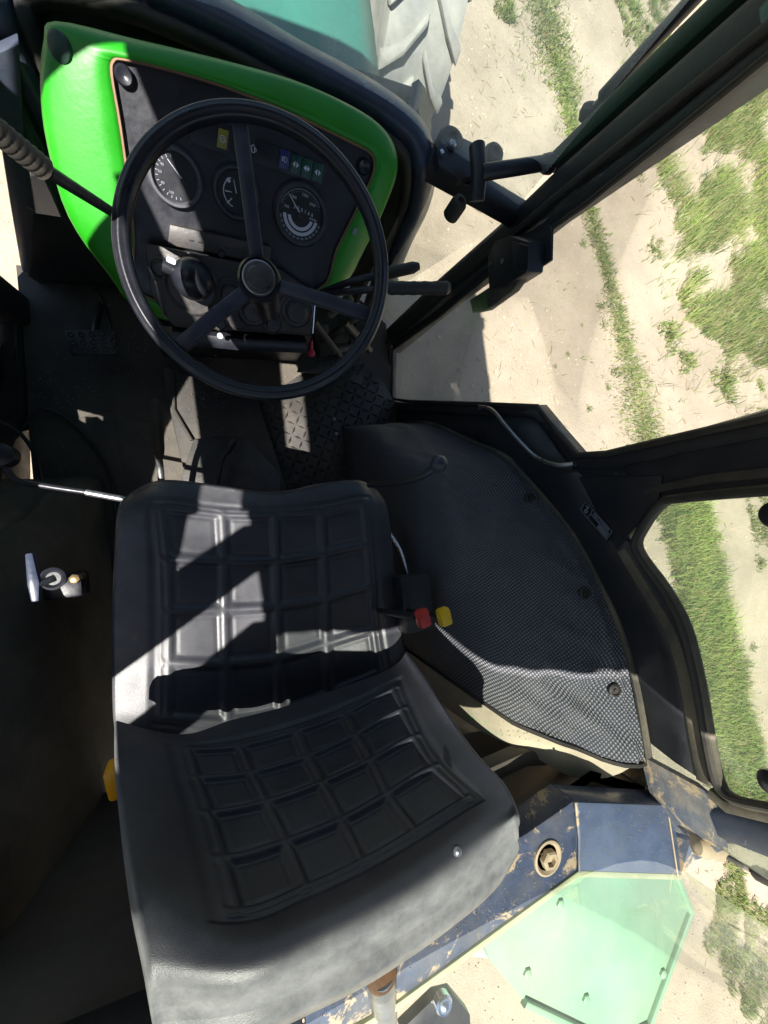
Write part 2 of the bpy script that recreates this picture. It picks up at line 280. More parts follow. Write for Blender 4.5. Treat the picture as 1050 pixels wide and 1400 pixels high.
# grass blades
def vcol_mat(name, rough=.6):
    m = bpy.data.materials.new(name); m.use_nodes = True; t = m.node_tree; b = t.nodes['Principled BSDF']; b.inputs['Roughness'].default_value = rough; b.inputs['Specular IOR Level'].default_value = .25
    a = t.nodes.new('ShaderNodeAttribute'); a.attribute_name = 'tone'; t.links.new(a.outputs['Color'], b.inputs['Base Color'])
    o = t.nodes['Material Output']; tl = t.nodes.new('ShaderNodeBsdfTranslucent'); t.links.new(a.outputs['Color'], tl.inputs[0]); mx = t.nodes.new('ShaderNodeMixShader'); mx.inputs[0].default_value = .35
    t.links.new(b.outputs[0], mx.inputs[1]); t.links.new(tl.outputs[0], mx.inputs[2]); t.links.new(mx.outputs[0], o.inputs['Surface']); return m
BLADE = vcol_mat('grass_blade')
def blades(name, roots, label, lean=(0, 0), ln=(.05, .14), wd=.007):
    n = len(roots); R = np.array(roots); k = rng.uniform(ln[0], ln[1], n); a = rng.uniform(0, 2*np.pi, n); tilt = rng.uniform(.2, 1.0, n)
    dx = np.cos(a)*tilt+lean[0]; dy = np.sin(a)*tilt+lean[1]
    wv = np.stack([-np.sin(a), np.cos(a), a*0], 1)*wd/2*rng.uniform(.6, 1.4, n)[:, None]
    mid = R+np.stack([dx*k*.4, dy*k*.4, k*.55], 1); tip = R+np.stack([dx*k*1.05, dy*k*1.05, k*rng.uniform(.45, .9, n)], 1)
    v = np.stack([R-wv, R+wv, mid+wv*.8, mid-wv*.8, tip], 1).reshape(-1, 3)
    b0 = (np.arange(n)*5)[:, None]; q = np.concatenate([b0+np.array([[0, 1, 2, 3]]), b0+np.array([[3, 2, 4, 4]])], 1)
    me = bpy.data.meshes.new(name); me.from_pydata(v.tolist(), [], [f for i in range(n) for f in ((5*i, 5*i+1, 5*i+2, 5*i+3), (5*i+3, 5*i+2, 5*i+4))])
    cl = np.ones((n, 4)); c1 = np.array([.13, .22, .05]); c2 = np.array([.30, .36, .11]); c3 = np.array([.34, .29, .14]); c4 = np.array([.035, .085, .02])
    m = rng.random(n)[:, None]; base = c1*(1-m)+c2*m; z = rng.random(n)
    pn = np.array([nz(p, 2.2, 4) for p in R])[:, None]; base = base*(1+pn*.5)+np.clip(pn, 0, 1)*np.array([.05, .03, 0])
    base[z < .20] = c3; base[z > .86] = c4; cl[:, :3] = np.clip(base, .005, .9)
    at = me.color_attributes.new('tone', 'FLOAT_COLOR', 'POINT'); at.data.foreach_set('color', np.repeat(cl, 5, 0).ravel())
    me.materials.append(BLADE); o = link(bpy.data.objects.new(name, me)); o['kind'] = 'stuff'; o['label'] = label; o['category'] = 'grass'; return o
def inpoly(p, poly):
    x, y = p; c = False; j = len(poly)-1
    for i in range(len(poly)):
        xi, yi = poly[i]; xj, yj = poly[j]
        if (yi > y) != (yj > y) and x < (xj-xi)*(y-yi)/(yj-yi)+xi: c = not c
        j = i
    return c
def gp(x, y): return (x, y, GZ+gh(x, y)-.004)
strip = [G(725, -60), G(738, 0), G(757, 70), G(775, 150), G(792, 215), G(808, 285), G(826, 360), G(842, 430), G(858, 500), G(876, 570), G(884, 610), G(892, 660)]
wid = [.21, .22, .22, .17, .13, .12, .12, .14, .18, .22, .24, .25]
roots = []
for i in range(len(strip)-1):
    a, c = strip[i], strip[i+1]; m = int((a-c).length*wid[i]*2*7500)
    for _ in range(m):
        t = random.random(); p = a.lerp(c, t); wq = wid[i]*(1-t)+wid[i+1]*t; wq *= 1+.5*nz(p, 3, 1)
        q = p.x+random.gauss(0, wq*.5); roots.append(gp(q, p.y+random.uniform(-.02, .02)))
for _ in range(2200):     # thin scatter left of the strip
    t = random.random()*(len(strip)-1.01); i = int(t); p = strip[i].lerp(strip[i+1], t-i)
    q = (p.x-.12-abs(random.gauss(0, .22)), p.y); 
    if nz((q[0], q[1], 0), 4.5, 9) > .22: roots.append(gp(*q))
blades('grass_strip', roots, 'narrow strip of short green grass running along the dirt beyond the right door', lean=(.05, -.25), ln=(.02, .07), wd=.0055)
big = [G(*p) for p in [(905, 190), (960, 140), (1050, 120), (1180, 60), (1250, 300), (1200, 480), (1060, 500), (1010, 530), (985, 480), (935, 440), (915, 370), (925, 300), (890, 240)]]
bp2 = [(p.x, p.y) for p in big]; x0 = min(p[0] for p in bp2); x1 = max(p[0] for p in bp2); y0 = min(p[1] for p in bp2); y1 = max(p[1] for p in bp2)
roots = []
while len(roots) < 42000:
    x = random.uniform(x0, x1); y = random.uniform(y0, y1); q = nz((x, y, 0), 1.6, 2)+.5*nz((x, y, 0), 5, 3)
    if q > -.10+random.uniform(-.16, .16) and inpoly((x+.15*nz((x, y, 1), 3), y+.15*nz((x, y, 7), 3)), bp2): roots.append(gp(x, y))
for _ in range(9000):
    x = random.uniform(x0-.3, x1); y = random.uniform(y0-.3, y1+.3); q = nz((x, y, 0), 7, 11)
    if q > .12 and not (x < 3.75): roots.append(gp(x, y))
blades('grass_patch', roots, 'large ragged patch of longer grass on the dirt at upper right', lean=(.45, .35), ln=(.05, .2), wd=.006)
s3 = [G(925, 640), G(930, 690), G(948, 780), G(965, 870), G(985, 960), G(1005, 1050), G(1020, 1130)]; roots = []
for _ in range(26000):
    t = random.random()*(len(s3)-1.01); i = int(t); p = s3[i].lerp(s3[i+1], t-i); q = (p.x+random.uniform(-1, 1)*.36*(1+.4*nz(p, 2.5))+random.gauss(0, .05), p.y); roots.append(gp(*q))
blades('grass_strip', roots, 'broad band of green grass seen through the right rear side window', lean=(.35, .1), ln=(.05, .14))
roots = []
for c0, r0, k in [(G(690, 15), .10, 300), (G(875, 12), .42, 3500), (G(1000, 1250), .35, 2500), (G(1040, 1330), .5, 3500), (G(1045, 600), .3, 500), (G(1040, 710), .3, 900)]:
    for _ in range(k):
        a = random.random()*6.28; r = r0*math.sqrt(random.random())*(1+.5*nz((a, k, 0), 1)); x = c0.x+r*math.cos(a); y = c0.y+r*1.3*math.sin(a)
        if nz((x, y, 0), 5, 5) > -.2: roots.append(gp(x, y))
blades('grass_tufts', roots, 'scattered clumps of short grass on the bare dirt around the tractor', ln=(.04, .1))
# pebbles
mb = MB()
for _ in range(2600):
    p = G(random.uniform(540, 1100), random.uniform(-40, 1400)); 
    if p.z > 0 or p.length > 14: continue
    s = random.uniform(.004, .011)*(1.8 if random.random() < .06 else 1); a = random.random()*3
    mb.add(*boxg((p.x, p.y, GZ+gh(p.x, p.y)+s*.25), s*1.6, s, s*.9, (math.cos(a), math.sin(a), .3), (-.3, 1, .4)))
o = mb.build('pebbles', mat('pebble_stone', (.42, .36, .28), .9, var=.5, scale=3, bump=0)); o['kind'] = 'stuff'; o['label'] = 'small pale pebbles scattered over the dirt'; o['category'] = 'pebbles'
# weeds
LEAF = mat('weed_leaf', (.12, .19, .055), .65, var=.6, scale=14, bump=0)
def weed(px, py, r, nl, label, group=None):
    c0 = G(px, py); rt = []
    for _ in range(int(nl*9)):
        a = random.random()*6.28; q = r*random.random()**.8*(.6+.6*abs(math.sin(a*1.5+px))); rt.append(gp(c0.x+q*math.cos(a), c0.y+q*math.sin(a)))
    o = blades('weed', rt, label, ln=(r*.25, r*.7), wd=.004+r*.03); del o['kind']; o['category'] = 'weed'
    off = V((c0.x, c0.y, GZ)); o.data.transform(Matrix.Translation(-off)); o.location = off
    if group: o['group'] = group
for px, py, r, nl, lb in [(915, 460, .17, 24, 'bushy green weed just below the large grass patch'), (938, 492, .15, 20, 'loose green weed on bare dirt, lower neighbour of the bushy weed'),
    (990, 522, .20, 30, 'spiky grassy weed at the lower end of the large grass patch'), (870, 236, .09, 14, 'small spiky weed left of the large grass patch on bare dirt'),
    (895, 340, .11, 14, 'sprawling weed at the left edge of the large grass patch'), (1035, 770, .1, 12, 'small weed on dirt seen at the right edge of rear side window'), (1040, 525, .1, 12, 'lone brownish weed near right frame edge above the centre post')]:
    weed(px, py, r, nl, lb)
for px, py, r in [(798, 333, .05), (812, 318, .035), (818, 420, .05), (824, 445, .06), (836, 510, .05), (775, 485, .03), (828, 530, .035), (803, 560, .04), (795, 445, .02), (905, 330, .04), (748, 120, .04), (760, 500, .02), (980, 735, .06), (985, 1010, .08), (1030, 885, .06)]:
    weed(px, py, r, 9, 'tiny green weed growing on the bare beige dirt', 'tiny weeds scattered over the dirt')

# ================================================================== TRACTOR OUTSIDE
tr = thing('tractor', 'faded green tractor body outside the cab windows with bonnet and fender', 'tractor', (0, 0, GZ))
hp = []
for y, hw, z in [(.92, .335, .50), (1.2, .33, .51), (2.4, .32, .47), (3.3, .30, .38), (3.5, .27, .30)]:
    hp.append([V((.10+hw*math.copysign(min(1, abs(s)*1.0), s)*1, y, z+.0)) if False else V((.10+hw*s, y, z-.045*abs(s)**6)) for s in np.linspace(-1, 1, 13)])
for r in hp: r.insert(0, r[0]-V((0, 0, .5))); r.append(r[-1]-V((0, 0, .5)))
gridm('bonnet', hp, HOOD, tr)
plate('bonnet_nose', [hp[-1][0], hp[-1][1], hp[-1][7], hp[-1][-2], hp[-1][-1]], (0, -.02, 0), HOOD, tr)
box('engine_block', (.1, 2.1, -.35), .42, 2.5, .75, DIRTY, tr); box('front_axle', (.1, 2.75, -.62), 1.7, .16, .14, DIRTY, tr); box('transmission', (.06, -.2, -.45), .5, 2.4, .6, DIRTY, tr)
# right rear fender (seen through the rear glass)
fz = .42
fo = [Z(p, fz) for p in [(672, 1318), (715, 1368), (835, 1425), (885, 1400), (942, 1245), (962, 1190)]]
fp = [V((.40, -.80, fz)), fo[0], fo[1], fo[2], fo[3], fo[4], V((1.12, -1.02, fz)), V((.86, -.72, fz))]
plate('rear_fender', fp, (0, 0, -.03), GRNO, tr, bevel=.006)
bar('fender_lip', [p+V((0, 0, .012)) for p in (fo[1], fo[2], fo[3], fo[4], V((1.12, -1.02, fz)))], .018, .016, (0, 0, 1), GRNO, tr)
for p in ((720, 1330), (800, 1365), (905, 1330), (765, 1235)): lathe('fender_bolt', Z(p, fz), (0, 0, 1), [(.013, 0), (.013, .006), (.008, .009)], GRNO, tr, seg=6)
plate('fender_skirt', [V((1.12, -1.02, fz-.032)), fo[4]-V((0, 0, .032)), fo[4]-V((0, 0, .16)), V((1.12, -1.02, fz-.16))], (-.02, 0, 0), GRNO, tr)
for sx in (-1,): plate('rear_fender', [V((.12-(p.x), p.y, p.z)) for p in fp], (0, 0, -.03), GRNO, tr, bevel=.006)
def tyre(name, c, R, W, lugs, label):
    o = bpy.data.objects.new(name, None); link(o, tr); o.location = V(c)-root_of(tr); o['label'] = label
    prof = [(R*.55, -W*.30), (R*.62, -W*.44), (R*.80, -W*.5), (R*.92, -W*.47), (R*.95, -W*.3), (R*.955, 0), (R*.95, W*.3), (R*.92, W*.47), (R*.80, W*.5), (R*.62, W*.44), (R*.55, W*.30)]
    lathe('tyre_carcass', c, (1, 0, 0), prof, TYR, o, seg=64)
    lathe('rim', c, (1, 0, 0), [(.02, -W*.1), (R*.35, -W*.12), (R*.5, -W*.28), (R*.56, -W*.3), (R*.56, W*.3), (R*.5, W*.28), (R*.35, W*.12), (.02, W*.1)], BARE, o, seg=40)
    ls = None
    for s in (-1, 1):
        for i in range(lugs):
            a0 = 2*math.pi*(i+(.5 if s > 0 else 0))/lugs
            if ls is None or s != cur:
                cur = s; vs = []
                for (u, da) in [(0.02, .0), (.25, .10), (.50, .17)]:
                    for rr in (.92 if u < .4 else .84, 1.03 if u < .4 else .985):
                        for e in (-1, 1):
                            a = da*2.2+e*.058*(1.2 if u > .4 else .8); vs.append(V((s*u*W, math.cos(a)*R*rr, math.sin(a)*R*rr)))
                fs = [(0, 4, 5, 1), (2, 3, 7, 6), (0, 2, 6, 4), (1, 5, 7, 3), (4, 8, 9, 5), (6, 7, 11, 10), (4, 6, 10, 8), (5, 9, 11, 7), (0, 1, 3, 2), (8, 10, 11, 9)]
                base = obj('tread_lug', [V(c)+x for x in vs], fs, TYR, o, smooth=True, bevel=R*.028); ls = base; base.rotation_euler = (a0, 0, 0)
            else:
                q = ls.copy(); sc.collection.objects.link(q); q.rotation_euler = (a0, 0, 0)
    return o
tyre('wheel', (1.13, 2.88, -.60), .55, .42, 15, 'dusty grey front wheel with chunky tread lugs beside the bonnet')
tyre('wheel', (-.93, 2.88, -.60), .55, .42, 15, 'dusty grey front wheel on the far left side of bonnet')
tyre('wheel', (.74, -.95, -.40), .75, .36, 18, 'large rear wheel below the right fender outside the cab')
tyre('wheel', (-.76, -.95, -.40), .75, .42, 18, 'large rear wheel below the left fender outside the cab')

# ================================================================== CAB SHELL
cab = thing('tractor_cab', 'dark blue-black tractor cab shell with posts, sill and dusty windows', 'tractor cab', (.06, 0, 0))
# floor, lower walls
plate('floor_pan', [V((-.50, -.62, -.006)), V((.588, -.62, -.006)), V((.588, .42, -.006)), V((.588, .72, -.006)), V((.50, .80, -.006)), V((-.32, .80, -.006)), V((-.50, .68, -.006))], (0, 0, -.05), DIRTY, cab)
# A post
def post(name, pts, w, h, ups, m, o=cab): return bar(name, pts, w, h, ups, m, o)
A = [SL((526, 462)), SL((597, 402), 0), SU((741, 274)), SU((780, 243)), SU((1062, 12))]
Atop = V((.555, .50, 1.5)); Amid = SU((1062, 12))
A = [V((.585, .665, -.02)), SL((600, 398)), SL((690, 322)), SU((748, 270)), SU((920, 128)), SU((1075, 0)), Atop]
post('front_post', A, .085, .06, [NL, NL, NL, NU, NU, NU, NU], BLK)
# ridges along the post (door seal steps)
def shift(pts, dv): return [V(p)+V(dv) for p in pts]
post('post_seal', shift(A, (-.012, -.020, .004)), .016, .022, [NL, NL, NL, NU, NU, NU, NU], RUB)
post('post_trim', shift(A[3:], (.0, .065, .012)), .034, .03, [NU]*4, CGRN)
# outer cab-side skin between mat edge and windows
inner = [(505, 520), (518, 560), (530, 592), (560, 600), (600, 600), (650, 615), (690, 634), (718, 655), (776, 726), (816, 796), (846, 856), (870, 926), (884, 1012)]
outer = [(528, 480), (528, 553), (560, 560), (610, 562), (660, 563), (725, 568), (765, 620), (800, 650), (858, 742), (905, 815), (938, 880), (958, 955), (972, 1075)]
ing = [S(p, .0) for p in inner]; outg = [S(p, 0) for p in outer]
rows = [[a+NS(a.z)*-.02-V((0, 0, .06)) for a in ing], ing, [a.lerp(c_, .5)+NS(a.z)*.004 for a, c_ in zip(ing, outg)], outg, [a-NS(a.z)*.012 for a in outg]]
gridm('side_wall', [smoothp(r, 3) for r in rows], BLK, cab)
# B post (between door and rear side window)
Bp = [S((815, 665)), SU((835, 663)), SU((930, 638)), SU((1060, 612)), V((.555, .035, 1.5))]
post('centre_post', Bp, .105, .05, [NU]*5, BLK)
post('post_trim', [SU((880, 672), .006), SU((965, 655), .006), SU((1060, 645), .006), V((.55, -.0, 1.5))], .014, .012, NU, RUB)
plate('gusset', [SU((790, 652), .004), SU((905, 650), .004), SU((900, 682), .004), SU((842, 752), .004)], NU*-.02, BLK, cab, bevel=.002)
plate('post_foot', [SU(p, .0015) for p in [(768, 634), (790, 622), (850, 628), (862, 660), (805, 662)]], NU*-.03, BLK, cab)
# rear side window seal
rsw = [(868, 752), (876, 722), (900, 690), (925, 683), (1050, 672), (1120, 668)]
rswl = [(868, 752), (905, 806), (932, 858), (950, 930), (962, 1000), (975, 1062), (990, 1086), (1015, 1097), (1050, 1104), (1100, 1118)]
for nm, off, r_t, mt in [('window_seal', 8, .0085, DRUB), ('window_seal', 0, .006, RUB)]:
    P = [SU(p, .004+off*.0006) for p in rswl[::-1]]+[SU(p, .004+off*.0006) for p in rsw[1:]]
    if off: P = [p+(V((0, -.1, .9))-p).normalized()*-.013 for p in P]
    tube(nm, smoothp(P, 4), r_t, mt, cab, seg=8)
bar('seal_groove', smoothp([SU(p, .004) for p in [(848, 752), (888, 818), (918, 870), (937, 940), (948, 1005), (960, 1070)]], 4), .022, .01, NU, DRUB, cab)
# C post
Cp = [V((.700, -.645, .76)), SU((985, 1128)), SU((1045, 1150)), SU((1110, 1172)), V((.56, -.47, 1.5))]
post('rear_post', Cp, .052, .05, [NU]*5, BLU)
bar('window_channel', [SU((968, 1085), .004), SU((990, 1104), .004), SU((1050, 1118), .004), SU((1110, 1132), .004)], .018, .02, NU, DRUB, cab)
# mirrored left posts (behind the photographer's left; they shape the light)
def mir(p): p = V(p); return V((.12-p.x, p.y, p.z))
post('front_post', [mir(p) for p in A], .085, .06, [mir(p)*0+V((1, 0, 0)) for p in A], BLK)
post('rear_post', [V((-.565, -.60, .70)), V((-.46, -.58, 1.5))], .07, .05, V((1, 0, 0)), BLU)
post('centre_post', [V((-.56, -.385, .55)), V((-.45, -.385, 1.5))], .085, .05, V((1, 0, 0)), BLK)
plate('side_wall', [V((-.49, .70, -.05)), V((-.50, .45, -.05)), V((-.56, .30, .35)), V((-.58, -.64, .62)), V((-.58, -.64, -.05))], (-.03, 0, 0), BLK, cab)
plate('side_wall', [V((-.585, .20, .50)), V((-.585, -.64, .50)), V((-.575, -.64, .72)), V((-.575, .0, .72))], (-.03, 0, 0), BLK, cab)
bar('door_threshold', [V((-.485, .66, .0)), V((-.50, .36, .0)), V((-.545, .25, .3)), V((-.57, .1, .55))], .05, .05, V((1, 0, .2)), BLK, cab)
dl = thing('cab_door', 'unseen left cab door, solid lower panel added to shade the floor', 'door', (-.55, .1, 0))
plate('door_shade_panel', [V((-.535, .66, .03)), V((-.535, .66, .60)), V((-.515, .66, .99)), V((-.52, .20, .95)), V((-.535, .08, .74)), V((-.55, -.06, .66)), V((-.55, -.33, .64)), V((-.55, -.33, .55)), V((-.545, .20, .50)), V((-.54, .44, .03))], (-.03, 0, 0), BLK, dl, bevel=.003)  # unseen panel, added and cut to keep sun off the cab floor
bar('door_frame', [V((-.525, .655, .95)), V((-.45, .58, 1.48)), V((-.45, -.30, 1.48))], .025, .03, V((1, 0, 0)), BLK, dl)
bl_ = thing('light_blocker', 'unseen dark sheet added as light blind on the left door window', 'blocker', (-.5, 0, 1.3))  # out-of-view sheet put in to keep sun off the seat cushion
plate('blocker_sheet', [V((-.49, -.335, 1.235)), V((-.49, -.24, 1.31)), V((-.49, .33, 1.31)), V((-.53, .33, .93)), V((-.53, -.335, .97))], (-.004, 0, 0), RUB, bl_)
tube('blocker_rod', [V((-.49, -.24, 1.32)), V((-.49, .35, 1.32))], .014, RUB, bl_)
# roof
rf = [V((-.40, .72, 1.5)), V((.52, .72, 1.5)), V((.565, .66, 1.5)), V((.575, -.55, 1.5)), V((.53, -.605, 1.5)), V((-.30, -.605, 1.5)), V((-.49, -.58, 1.5)), V((-.49, .66, 1.5))]
plate('roof', rf, (0, 0, .07), BLK, cab, bevel=.012)
# front wall with tunnel round the dash
sillp = [(40, 330), (18, 200), (-12, 60), (20, -60), (140, -45), (300, 30), (400, 84), (480, 130), (540, 165), (572, 195), (583, 235), (572, 285), (548, 335), (530, 372), (512, 405)]
def sill3(p, z0=.62):
    return Z(p, z0)
sw = [V((-.215, .78, .12)), V((-.235, .80, .35)), V((-.26, .82, .56)), V((-.235, .87, .615)), V((-.10, .90, .62)), Z((300, 32), .62), Z((400, 88), .62), Z((478, 128), .62), Z((535, 163), .62), Z((567, 196), .605), Z((574, 238), .565), Y((566, 285), .78), Y((545, 335), .79), Y((528, 380), .80), Y((505, 440), .80)]
sw = smoothp(sw, 4)
ctr = V((.10, .3, .5))
def loft(name, path, prof, m, parent):
    rows = []; n = len(path)
    for i, p in enumerate(path):
        t = (path[min(i+1, n-1)]-path[max(i-1, 0)]).normalized(); u = (CAM-p).normalized(); s = t.cross(u).normalized(); u = s.cross(t).normalized()
        rows.append([p+s*a+u*b_ for a, b_ in prof])
    return gridm(name, rows, m, parent)
pr = [(-.045, -.05), (-.036, -.012), (-.024, .004), (-.008, .012), (.008, .010), (.018, .0), (.024, -.006), (.036, -.008), (.044, -.02), (.05, -.06), (.03, -.20)]
loft('dash_surround', sw, [(a*.78, b_) for a, b_ in pr], BLU, cab)
loft('surround_lip', [p for p in sw], [(.018, .004), (.022, .009), (.032, .008), (.040, .0), (.046, -.03)], RUB, cab)
plate('firewall', [V((-.28, .94, -.3)), V((.46, .94, -.3)), V((.46, .94, .56)), V((-.28, .94, .56))], (0, .02, 0), DIRTY, cab)
plate('tunnel_side', [V((.475, .79, -.02)), V((.475, .79, .56)), V((.455, .94, .56)), V((.455, .94, -.02))], (.012, 0, 0), DIRTY, cab)
plate('tunnel_side', [V((-.28, .79, -.02)), V((-.28, .79, .58)), V((-.28, .94, .58)), V((-.28, .94, -.02))], (-.02, 0, 0), CGRN, cab)
# bar from surround to A post and its bracket
qb = [Z((588, 208), .60), Z((640, 238), .60), Z((722, 286), .60)]
bar('quarter_bar', qb, .052, .04, (0, 0, 1), BLK, cab)
bar('quarter_bar', [mir(p) for p in qb], .052, .04, (0, 0, 1), BLK, cab)
# sill of the rear window: shelf at z=.8
zs = .80
mid_in = Z((720, 1140), zs); c_in = Z((785, 1095), zs); c_out = Z((790, 1190), zs); e_in = Z((920, 1100), zs); e_out = Z((930, 1195), zs); m_out = Z((541, 1371), zs)
l_out = V((-.34, -.60, zs)); l_in = V((-.33, -.505, zs))
plate('rear_sill', [V((.02, -.525, zs)), mid_in, c_in, c_out, m_out, V((.02, -.625, zs))], (0, 0, -.05), RUST, cab, bevel=.003)
plate('rear_sill', [l_in, V((.017, -.525, zs)), V((.017, -.62, zs)), l_out], (0, 0, -.05), BLK, cab, bevel=.003)  # left length coloured black to stand for shade on the sill
plate('sill_corner', [c_in+V((0, 0, .003)), e_in+V((0, 0, .003)), e_out+V((0, 0, .003)), c_out+V((0, 0, .003))], (0, 0, -.05), SILL, cab, bevel=.004)
cc = [e_in+V((0, 0, .001)), Z((932, 1083), .80), SU((955, 1070), -.006), SU((976, 1088), -.004), SU((996, 1160), -.004), V((.715, -.68, .81)), e_out+V((0, 0, .002))]
mb = MB(); cen = sum(cc, V())/len(cc); mb.add(cc+[cen]+[p-V((-.0, 0, .12)) for p in cc], [(i, (i+1) % 7, 7) for i in range(7)]+[(i, (i+1) % 7, 8+(i+1) % 7, 8+i) for i in range(7)]); mb.build('corner_plate', CORN, cab)
lathe('drain_hole', Z((951, 1120), .826), (0, -.2, 1), [(.010, -.002), (.011, .0022), (.008, .002)], PLA, cab, seg=16)
tube('weld_seam', [c_in+V((.0, 0, .003)), (c_in+c_out)/2+V((.002, 0, .004)), c_out+V((0, 0, .003))], .0024, CORN, cab, seg=6)
tube('weld_seam', [e_in+V((-.02, 0, .004)), e_out+V((-.012, 0, .004))], .0014, BARE, cab, seg=6)
plate('sill_corner', [mir(c_in), mir(e_in), mir(e_out), mir(c_out)], (0, 0, -.05), BLU, cab, bevel=.004)
hb = Z((748, 1172), zs)
lathe('bolt_recess', hb, (0, 0, 1), [(.026, -.001), (.026, .003), (.023, .004), (.021, .002), (.019, -.0)], BARE, cab, seg=28)
lathe('hex_bolt', hb, (0, 0, 1), [(.0145, 0), (.0145, .008), (.012, .010), (.0085, .010), (.008, .004), (.0, .004)], BARE, cab, seg=6)
# channel below the sill
plate('rear_bulkhead', [V((-.5, -.535, .80-.052)), V((.42, -.525, .748)), V((.56, -.50, .748)), V((.70, -.58, .748)), V((.70, -.58, .2)), V((-.5, -.56, .2))], (0, -.02, 0), DIRTY, cab)
plate('bulkhead_ledge', [V((.05, -.40, .60)), V((.40, -.455, .60)), V((.70, -.50, .60)), V((.70, -.58, .60)), V((.05, -.56, .60))], (0, 0, -.03), DIRTY, cab)
bar('bulkhead_rail', [V((.05, -.49, .70)), V((.46, -.475, .70)), V((.66, -.53, .70))], .03, .03, (0, 0, 1), DIRTY, cab)
box('rear_ledge', Z((430, 1405), .765), .14, .06, .02, BARE, cab)
# windows (fixed)
def pane(name, quads, m, parent=cab):
    mb = MB()
    for q in quads: v, f = plateg(q, ((q[1]-q[0]).cross(q[2]-q[0])).normalized()*.004); mb.add(v, f)
    return mb.build(name, m, parent, smooth=False)
wb = [mir(V((.69, .70, .6))), V((-.26, .83, .62)), V((-.05, .895, .62)), Z((300, 25), .62), Z((480, 122), .62), Z((590, 195), .61), V((.69, .70, .6))]
wt = [V((-.43, .60, 1.5)), V((-.30, .68, 1.5)), V((-.1, .70, 1.5)), V((.1, .70, 1.5)), V((.3, .69, 1.5)), V((.42, .68, 1.5)), V((.555, .58, 1.5))]
gridm('windshield', [wb, [a.lerp(c_, .5) for a, c_ in zip(wb, wt)], wt], GLF, cab)
pane('quarter_window', [[V((.505, .77, .58)), V((.69, .69, .58)), V((.60, .71, .0)), V((.53, .78, .0))]], GLS)
pane('rear_side_window', [[V((.69, -.02, .74)), V((.57, -.02, 1.49)), V((.57, -.5, 1.49)), V((.69, -.60, .74))]], GLR)
rb = [V((-.585, -.66, .8)), V((-.34, -.605, .8)), V((.46, -.605, .8)), V((.70, -.70, .8))]; rt_ = [V((-.44, -.50, 1.5)), V((-.34, -.60, 1.5)), V((.45, -.60, 1.5)), V((.56, -.50, 1.5))]
# data plate
dp = [(786, 685), (800, 684), (843, 730), (828, 741)]
pc = SU((815, 711), .006); pu = (SU((836, 733), .006)-SU((796, 688), .006)).normalized(); pv = NU.cross(pu).normalized()
plt = thing('data_plate', 'small black maker plate with silver lettering riveted below the centre post', 'plate', pc)
DPL = .092
box('plate_base', pc, DPL, .027, .0016, FACE, plt, pu, pv, bevel=.0004)
for s in (-1, 1): box('border_line', pc+NU*.0010+pv*s*.0118, DPL*.94, .0008, .0006, GRYP, plt, pu, pv, bevel=0)
for q in (-.47, -.2, .47): box('border_line', pc+NU*.0010+pu*q*DPL, .0008, .0236, .0006, GRYP, plt, pu, pv, bevel=0)
text('lettering', 'FRITZMEIER', .0095, pc+NU*.0012+pu*.0125+pv*.0065, pu, pv, GRYP, plt)
for k_, (a, l) in enumerate([(.0012, .058), (-.0025, .030), (-.0055, .030), (-.0085, .030)]): box('text_line', pc+NU*.0010+pu*(.0125 if l > .04 else .026)+pv*a, l, .0016, .0005, GRYP, plt, pu, pv, bevel=0)
tube('emblem', smoothp([pc+NU*.0015+pu*(-.031+dx)+pv*dy for dx, dy in [(-.006, .006), (.002, .007), (-.001, .001), (.005, -.001), (.001, -.007), (-.004, -.003)]], 4), .0011, GRYP, plt, seg=6)

# ================================================================== DOOR
door = thing('cab_door', 'right cab door with black frame, rubber seals and large dusty pane', 'door', (.6, .3, 0))
ip = [(537, 478), (536, 545), (560, 549), (650, 552), (735, 556), (762, 590), (790, 622), (830, 620), (930, 597), (1060, 568)]
dn = [NL, NL, NL, NL, NU, NU, NU, NU, NU, NU]
bar('door_frame', [S(p, .006) for p in [(530, 478), (529, 553), (560, 557), (650, 560), (732, 564), (758, 598), (786, 632), (830, 631), (930, 608), (1060, 580)]]+[V((.55, .09, 1.5))], .030, .03, dn+[NU], BLK, door)
tube('window_seal', [S(p, .006) for p in ip]+[V((.55, .11, 1.5))], .0065, RUB, door, seg=8)
ag = [S((537, 478), .004), S((600, 433), .004), S((668, 376), .004), S((740, 322), .004), S((800, 280), .004), S((940, 167), .004), S((1070, 60), .004), V((.55, .45, 1.5))]
bar('door_stile', shift(ag, (0, .014, 0)), .026, .02, [NL, NL, NL, NU, NU, NU, NU, NU], BLK, door)
tube('window_seal', ag, .0055, RUB, door, seg=8)
waist = V((.70, 0, .6))
P = []
for z, x, ya, yb in [(-.01, .586, .64, .44), (.2, .625, .64, .35), (.4, .662, .64, .30), (.5, .678, .635, .26), (.6, .690, .63, .18), (.65, .689, .62, .12), (.7, .684, .61, .06), (.8, .672, .60, .06), (1.0, .645, .56, .055), (1.49, .552, .50, .055)]: P.append([V((x, ya+(yb-ya)*k/4, z)) for k in range(5)])
gridm('door_glass', P, GLS, door)
# grab rail on the door
gb = [S((655, 556), .012), S((672, 560), .022), S((690, 580), .03), S((712, 605), .03), S((735, 626), .03), S((762, 636), .025), S((784, 634), .008)]
o = thing('grab_rail', 'thin bent steel grab rail on the lower door frame', 'grab rail', gb[0])
tube('rail', smoothp(gb, 5), .0052, STL, o, seg=10); lathe('rail_foot', gb[0], NL, [(.009, -.01), (.009, -.004), (.006, .0)], STL, o, seg=14); lathe('rail_foot', gb[-1], NU, [(.009, -.01), (.009, -.004), (.006, .0)], BLK, o, seg=14)

